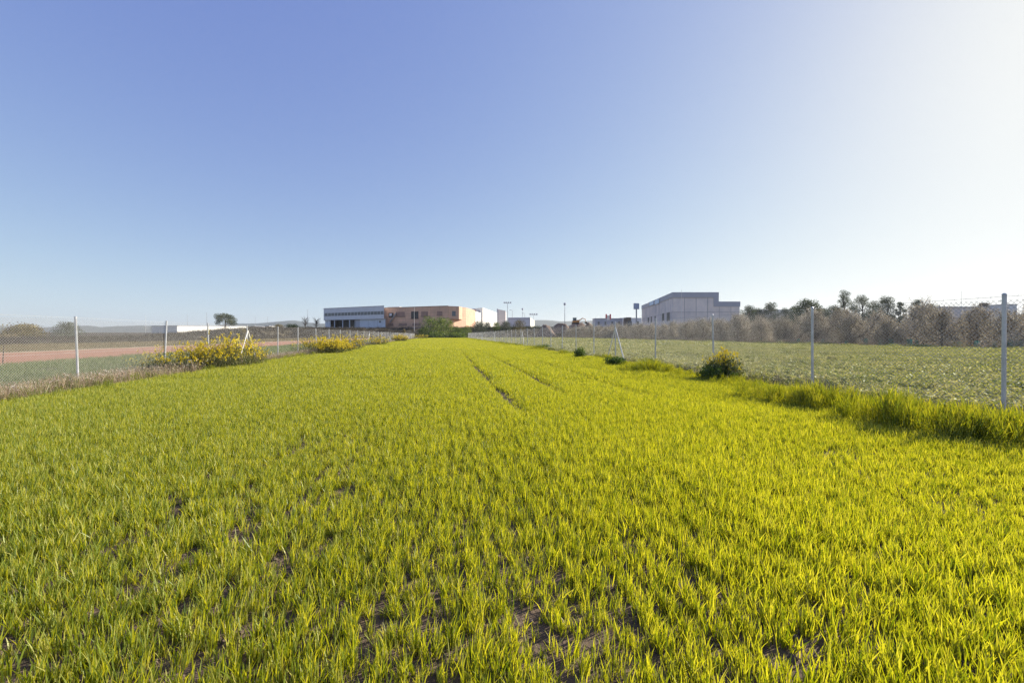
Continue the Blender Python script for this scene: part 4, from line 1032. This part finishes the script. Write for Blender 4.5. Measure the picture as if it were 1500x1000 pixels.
pole(606.8, 450, 480, 178, 'mast', 'thin white mast in front of the brick factory', .07, M_conc)
pole(998.5, 424, 462, 118, 'mast', 'thin white mast in front of the beige warehouse', .05, M_conc)
pole(274.5, 460, 478, 260, 'mast', 'faint thin mast above the left end of the white building', .09)
pole(302.8, 457, 478, 190, 'mast', 'faint mast behind the third left fence post', .08)
pole(213.5, 462, 488, 150, 'mast', 'thin pale mast above the bank at left', .05, M_conc)
pole(374, 462, 476, 280, 'mast', 'faint thin mast right of the lone tree, left one of two', .08)
pole(392, 463, 476, 280, 'mast', 'faint thin mast above the tiny white block, right one of two', .08)
pole(450.6, 453, 474, 215, 'mast', 'thin dark mast among the bare trees', .09)
pole(1408, 426, 450, 100, 'mast', 'thin mast above the orchard at right', .035)
for px in (1490, 1497): pass

def sign_pylon():
    Y = 170; X = X_at(932.2, Y); z = g(X, Y); zt = Z_at(444.5, Y); zb = Z_at(452.5, Y)
    e = empty('pylon_sign', (X, Y, z), .12, label='tall sign pole with a square pale panel left of the beige warehouse', cat='sign')
    mb = MB(); mb.tube([(0, 0, -.2), (0, 0, zt - z - .5)], .28, 8); mb.build('pole', M_metalp, e)
    mb = MB(); mb.box(-1.05, 1.05, -.25, .25, zb - z, zt - z); p = mb.build('panel', M_blue_g, e)
    mb = MB(); 
    for (a, b, c, d) in ((-1.12, -1.0, zb, zt), (1.0, 1.12, zb, zt), (-1.0, 1.0, zb - .1, zb + .02), (-1.0, 1.0, zt - .02, zt + .1)): mb.box(a, b, -.3, .3, c - z, d - z)
    mb.build('frame', M_fascia, p)
    Y = 240; X = X_at(891, Y); z = g(X, Y); e = empty('totem_sign', (X, Y, z), label='red and white totem sign over the low dark building', cat='sign')
    zt = Z_at(460, Y) - z; zb = Z_at(468.5, Y) - z
    mb = MB(); mb.box(-1.1, -.9, -.2, .2, 0, zb); mb.box(.9, 1.1, -.2, .2, 0, zb); mb.build('leg', M_metalp, e)
    mb = MB(); mb.box(-.75, .75, -.25, .25, zb, zt - .8); mb.build('white_panel', M_white, e)
    mb = MB(); mb.box(-1.6, -.78, -.28, .28, zb + 1.0, zt); mb.box(.78, 1.6, -.28, .28, zb + .3, zt); mb.build('red_panel', M_red, e)
M_blue_g = solid('blue_grey_panel', (.48, .52, .62), .08, .6, .5)
sign_pylon()

def machine():
    Y = 172; 
    # earth heaps
    for i, (px, w, py, yy) in enumerate(((822, 34, 472.2, 176), (846, 40, 471.0, 177), (862, 24, 472.5, 173), (800, 26, 474.5, 170), (607, 34, 478.8, 186))):
        X = X_at(px, yy); z = g(X, yy); hh = max(.8, Z_at(py, yy) - z); W = w / F * yy; r = np.random.default_rng(i)
        nx = 26; t = np.linspace(-1, 1, nx); A, B = np.meshgrid(t, t); rr = np.hypot(A, B)
        Zz = hh * np.clip(1 - rr ** 1.6, 0, 1) * (.75 + .5 * fbm(A * 3 + i * 5, B * 3, 3)) - .15
        V = np.stack([A * W * .6, B * 3.5, Zz], -1).reshape(-1, 3); idx = np.arange(nx * nx).reshape(nx, nx)
        Q = np.stack([idx[:-1, :-1], idx[:-1, 1:], idx[1:, 1:], idx[1:, :-1]], -1).reshape(-1, 4)
        link_mesh('earth_heap', mesh_np('earth_heap', V, Q, M_soil), None, (X, yy, z), label=['brown earth heap under the tall solitary mast', 'reddish brown earth heap behind the excavator', 'small earth heap right of the excavator', 'low dark earth heap left of the solitary mast', 'low orange earth heap in front of the brick factory'][i], cat='earth heap', group='earth heaps')
    X = X_at(843, Y); z = max(g(X, Y), Z_at(473.8, Y)) ; z = Z_at(472.6, Y)
    e = empty('excavator', (X, Y, z - .6), label='small excavator with a glazed cab on the earth heaps', cat='excavator')
    for s in (-1, 1):
        mb = MB(); pts = [(-1.6, .0), (-1.35, .32), (1.35, .32), (1.6, 0), (1.35, -.32), (-1.35, -.32)]
        vs = [(x, s * .8 - .2, zz + .33) for x, zz in pts] + [(x, s * .8 + .2, zz + .33) for x, zz in pts]
        mb.add(vs, [tuple(range(6)), tuple(range(6, 12))[::-1]] + [(i, i + 6, (i + 1) % 6 + 6, (i + 1) % 6) for i in range(6)]); mb.build('track', M_black, e)
    mb = MB(); mb.box(-1.3, 1.5, -.8, .8, .7, 1.45); mb.box(.6, 1.6, -.75, .75, 1.45, 1.75); mb.build('body', M_orange, e)
    mb = MB(); mb.box(-1.1, .35, -.7, .1, 2.6, 2.72)
    for x in (-1.05, .28):
        for y in (-.65, .05): mb.box(x - .06, x + .06, y - .06, y + .06, 1.45, 2.6)
    c = mb.build('cab', M_teal2, e); mb = MB(); mb.box(-.97, .2, -.6, 0, 1.47, 2.58); mb.build('window', M_glass, c)
    mb = MB(); mb.tube([(1.3, .4, 1.3), (3.0, .4, 2.5), (4.1, .4, 2.1)], [.22, .2, .14], 5); mb.build('boom', M_orange, e)
    mb = MB(); mb.tube([(4.1, .4, 2.3), (4.5, .4, .9)], [.14, .1], 5); mb.build('stick', M_orange, e)
    mb = MB(); mb.prism([(4.1, 0), (4.9, .0), (4.9, .8), (4.1, .8)], .3, .95); mb.build('bucket', M_black, e)
M_teal2 = solid('cab_paint', (.3, .42, .4), .1, 2, .5)
machine()

def tree_guards():
    r = random.Random(12)
    base = empty('tree_guard', (0, 0, 0))
    mb = MB(); n = 12; rr = .2; hh = .75
    mb.tube([(0, 0, -.05), (0, 0, hh)], rr, n, False); mb.tube([(0, 0, -.05), (0, 0, hh)], rr - .012, n, False); mb.build('sleeve', M_teal, base)
    mb = MB(); mb.tube([(.24, 0, -.1), (.24, 0, 1.1)], .018, 5); mb.build('stake', M_bark, base)
    S = [(1240, 50), (1268, 52), (1290, 48), (1306, 47), (1333, 45), (1343, 52), (1405, 42), (1430, 41), (1456, 40.5), (1478, 38.6), (1487, 38.4), (1497, 37), (1140, 66), (1115, 70), (1205, 55), (1170, 60)]
    names = ['first pair of', 'second of']
    for i, (px, Y) in enumerate(S):
        o = base if i == 0 else copy_tree(base); X = X_at(px, Y); o.location = (X, Y, g(X, Y)); o.rotation_euler = (r.uniform(-.1, .1), r.uniform(-.12, .12), r.uniform(0, 6)); k = r.uniform(.8, 1.25); o.scale = (k, k, k)
        tag(o, 'teal plastic tree guard on a stake among the olive trees', 'tree guard', 'teal tree guards in the orchard')
tree_guards()

# ------------------------------------------------------------------ sky, sun, camera
w = bpy.data.worlds.new('World'); sc.world = w; w.use_nodes = True; nt = w.node_tree; nt.nodes.clear()
bg = nt.nodes.new('ShaderNodeBackground'); wo = nt.nodes.new('ShaderNodeOutputWorld'); sky = nt.nodes.new('ShaderNodeTexSky')
sky.sky_type = 'NISHITA'; sky.sun_disc = False; sky.sun_elevation = SUN_EL; sky.sun_rotation = SUN_AZ
sky.altitude = 100; sky.air_density = .5; sky.dust_density = .5; sky.ozone_density = 1.5
# the camera's highlight shoulder, applied to the sky light itself: c -> 1 - exp(-(a c)^p), per channel
sepc = nt.nodes.new('ShaderNodeSeparateColor'); cmbc = nt.nodes.new('ShaderNodeCombineColor'); nt.links.new(sky.outputs[0], sepc.inputs[0])
def mnode(op, a, b=None):
    n = nt.nodes.new('ShaderNodeMath'); n.operation = op
    for i, v in enumerate((a, b)):
        if v is None: continue
        if isinstance(v, (int, float)): n.inputs[i].default_value = v
        else: nt.links.new(v, n.inputs[i])
    return n.outputs[0]
SKY_S = .12; EXPO = 1.0
for ch, (a, p) in enumerate(((.305, .83), (.33, .86), (.58, .50))):
    v = mnode('POWER', mnode('MULTIPLY', sepc.outputs[ch], a), p)
    v = mnode('SUBTRACT', 1.0, mnode('EXPONENT', mnode('MULTIPLY', v, -1.0)))
    nt.links.new(mnode('MULTIPLY', v, 1.0 / (2 ** EXPO * SKY_S)), cmbc.inputs[ch])   # shoulder
nt.links.new(cmbc.outputs[0], bg.inputs[0]); nt.links.new(bg.outputs[0], wo.inputs[0]); bg.inputs[1].default_value = SKY_S
sd = Vector((math.sin(SUN_AZ) * math.cos(SUN_EL), math.cos(SUN_AZ) * math.cos(SUN_EL), math.sin(SUN_EL)))
l = bpy.data.lights.new('sun', 'SUN'); l.energy = 4.2; l.angle = math.radians(.55); l.color = (1.0, .93, .80)
lo = bpy.data.objects.new('sun', l); COL.objects.link(lo); lo.rotation_euler = sd.to_track_quat('Z', 'Y').to_euler(); lo.location = (40, 30, 40)

cam = bpy.data.cameras.new('camera'); co = bpy.data.objects.new('camera', cam); COL.objects.link(co)
cam.sensor_width = 36; cam.lens = 36 * F / 1500; cam.shift_y = -10 / 1500; cam.clip_start = .05; cam.clip_end = 12000
co.location = (0, 0, H); co.rotation_euler = (math.pi / 2, 0, 0); sc.camera = co

sc.view_settings.view_transform = 'Standard'; sc.view_settings.look = 'None'; sc.view_settings.gamma = 1; sc.view_settings.exposure = EXPO
sc.render.engine = 'CYCLES'; cy = sc.cycles
cy.max_bounces = 6; cy.diffuse_bounces = 3; cy.glossy_bounces = 2; cy.transmission_bounces = 3; cy.transparent_max_bounces = 4; cy.caustics_reflective = False; cy.caustics_refractive = False
cy.use_denoising = True; cy.denoiser = 'OPENIMAGEDENOISE'; cy.denoising_input_passes = 'RGB_ALBEDO_NORMAL'; cy.denoising_prefilter = 'NONE'; cy.sample_clamp_indirect = 6

def haze():
    mb = MB(); mb.box(-3600, 3600, -80, 4100, -1.6, 130)
    m = bpy.data.materials.new('haze'); m.use_nodes = True; nt = m.node_tree; nt.nodes.clear()
    out = nt.nodes.new('ShaderNodeOutputMaterial'); v = nt.nodes.new('ShaderNodeVolumePrincipled')
    v.inputs['Color'].default_value = (.93, .96, 1, 1); v.inputs['Density'].default_value = .00013; v.inputs['Anisotropy'].default_value = .3
    nt.links.new(v.outputs[0], out.inputs['Volume'])
    mb.build('haze', m, None, kind='stuff')
haze()
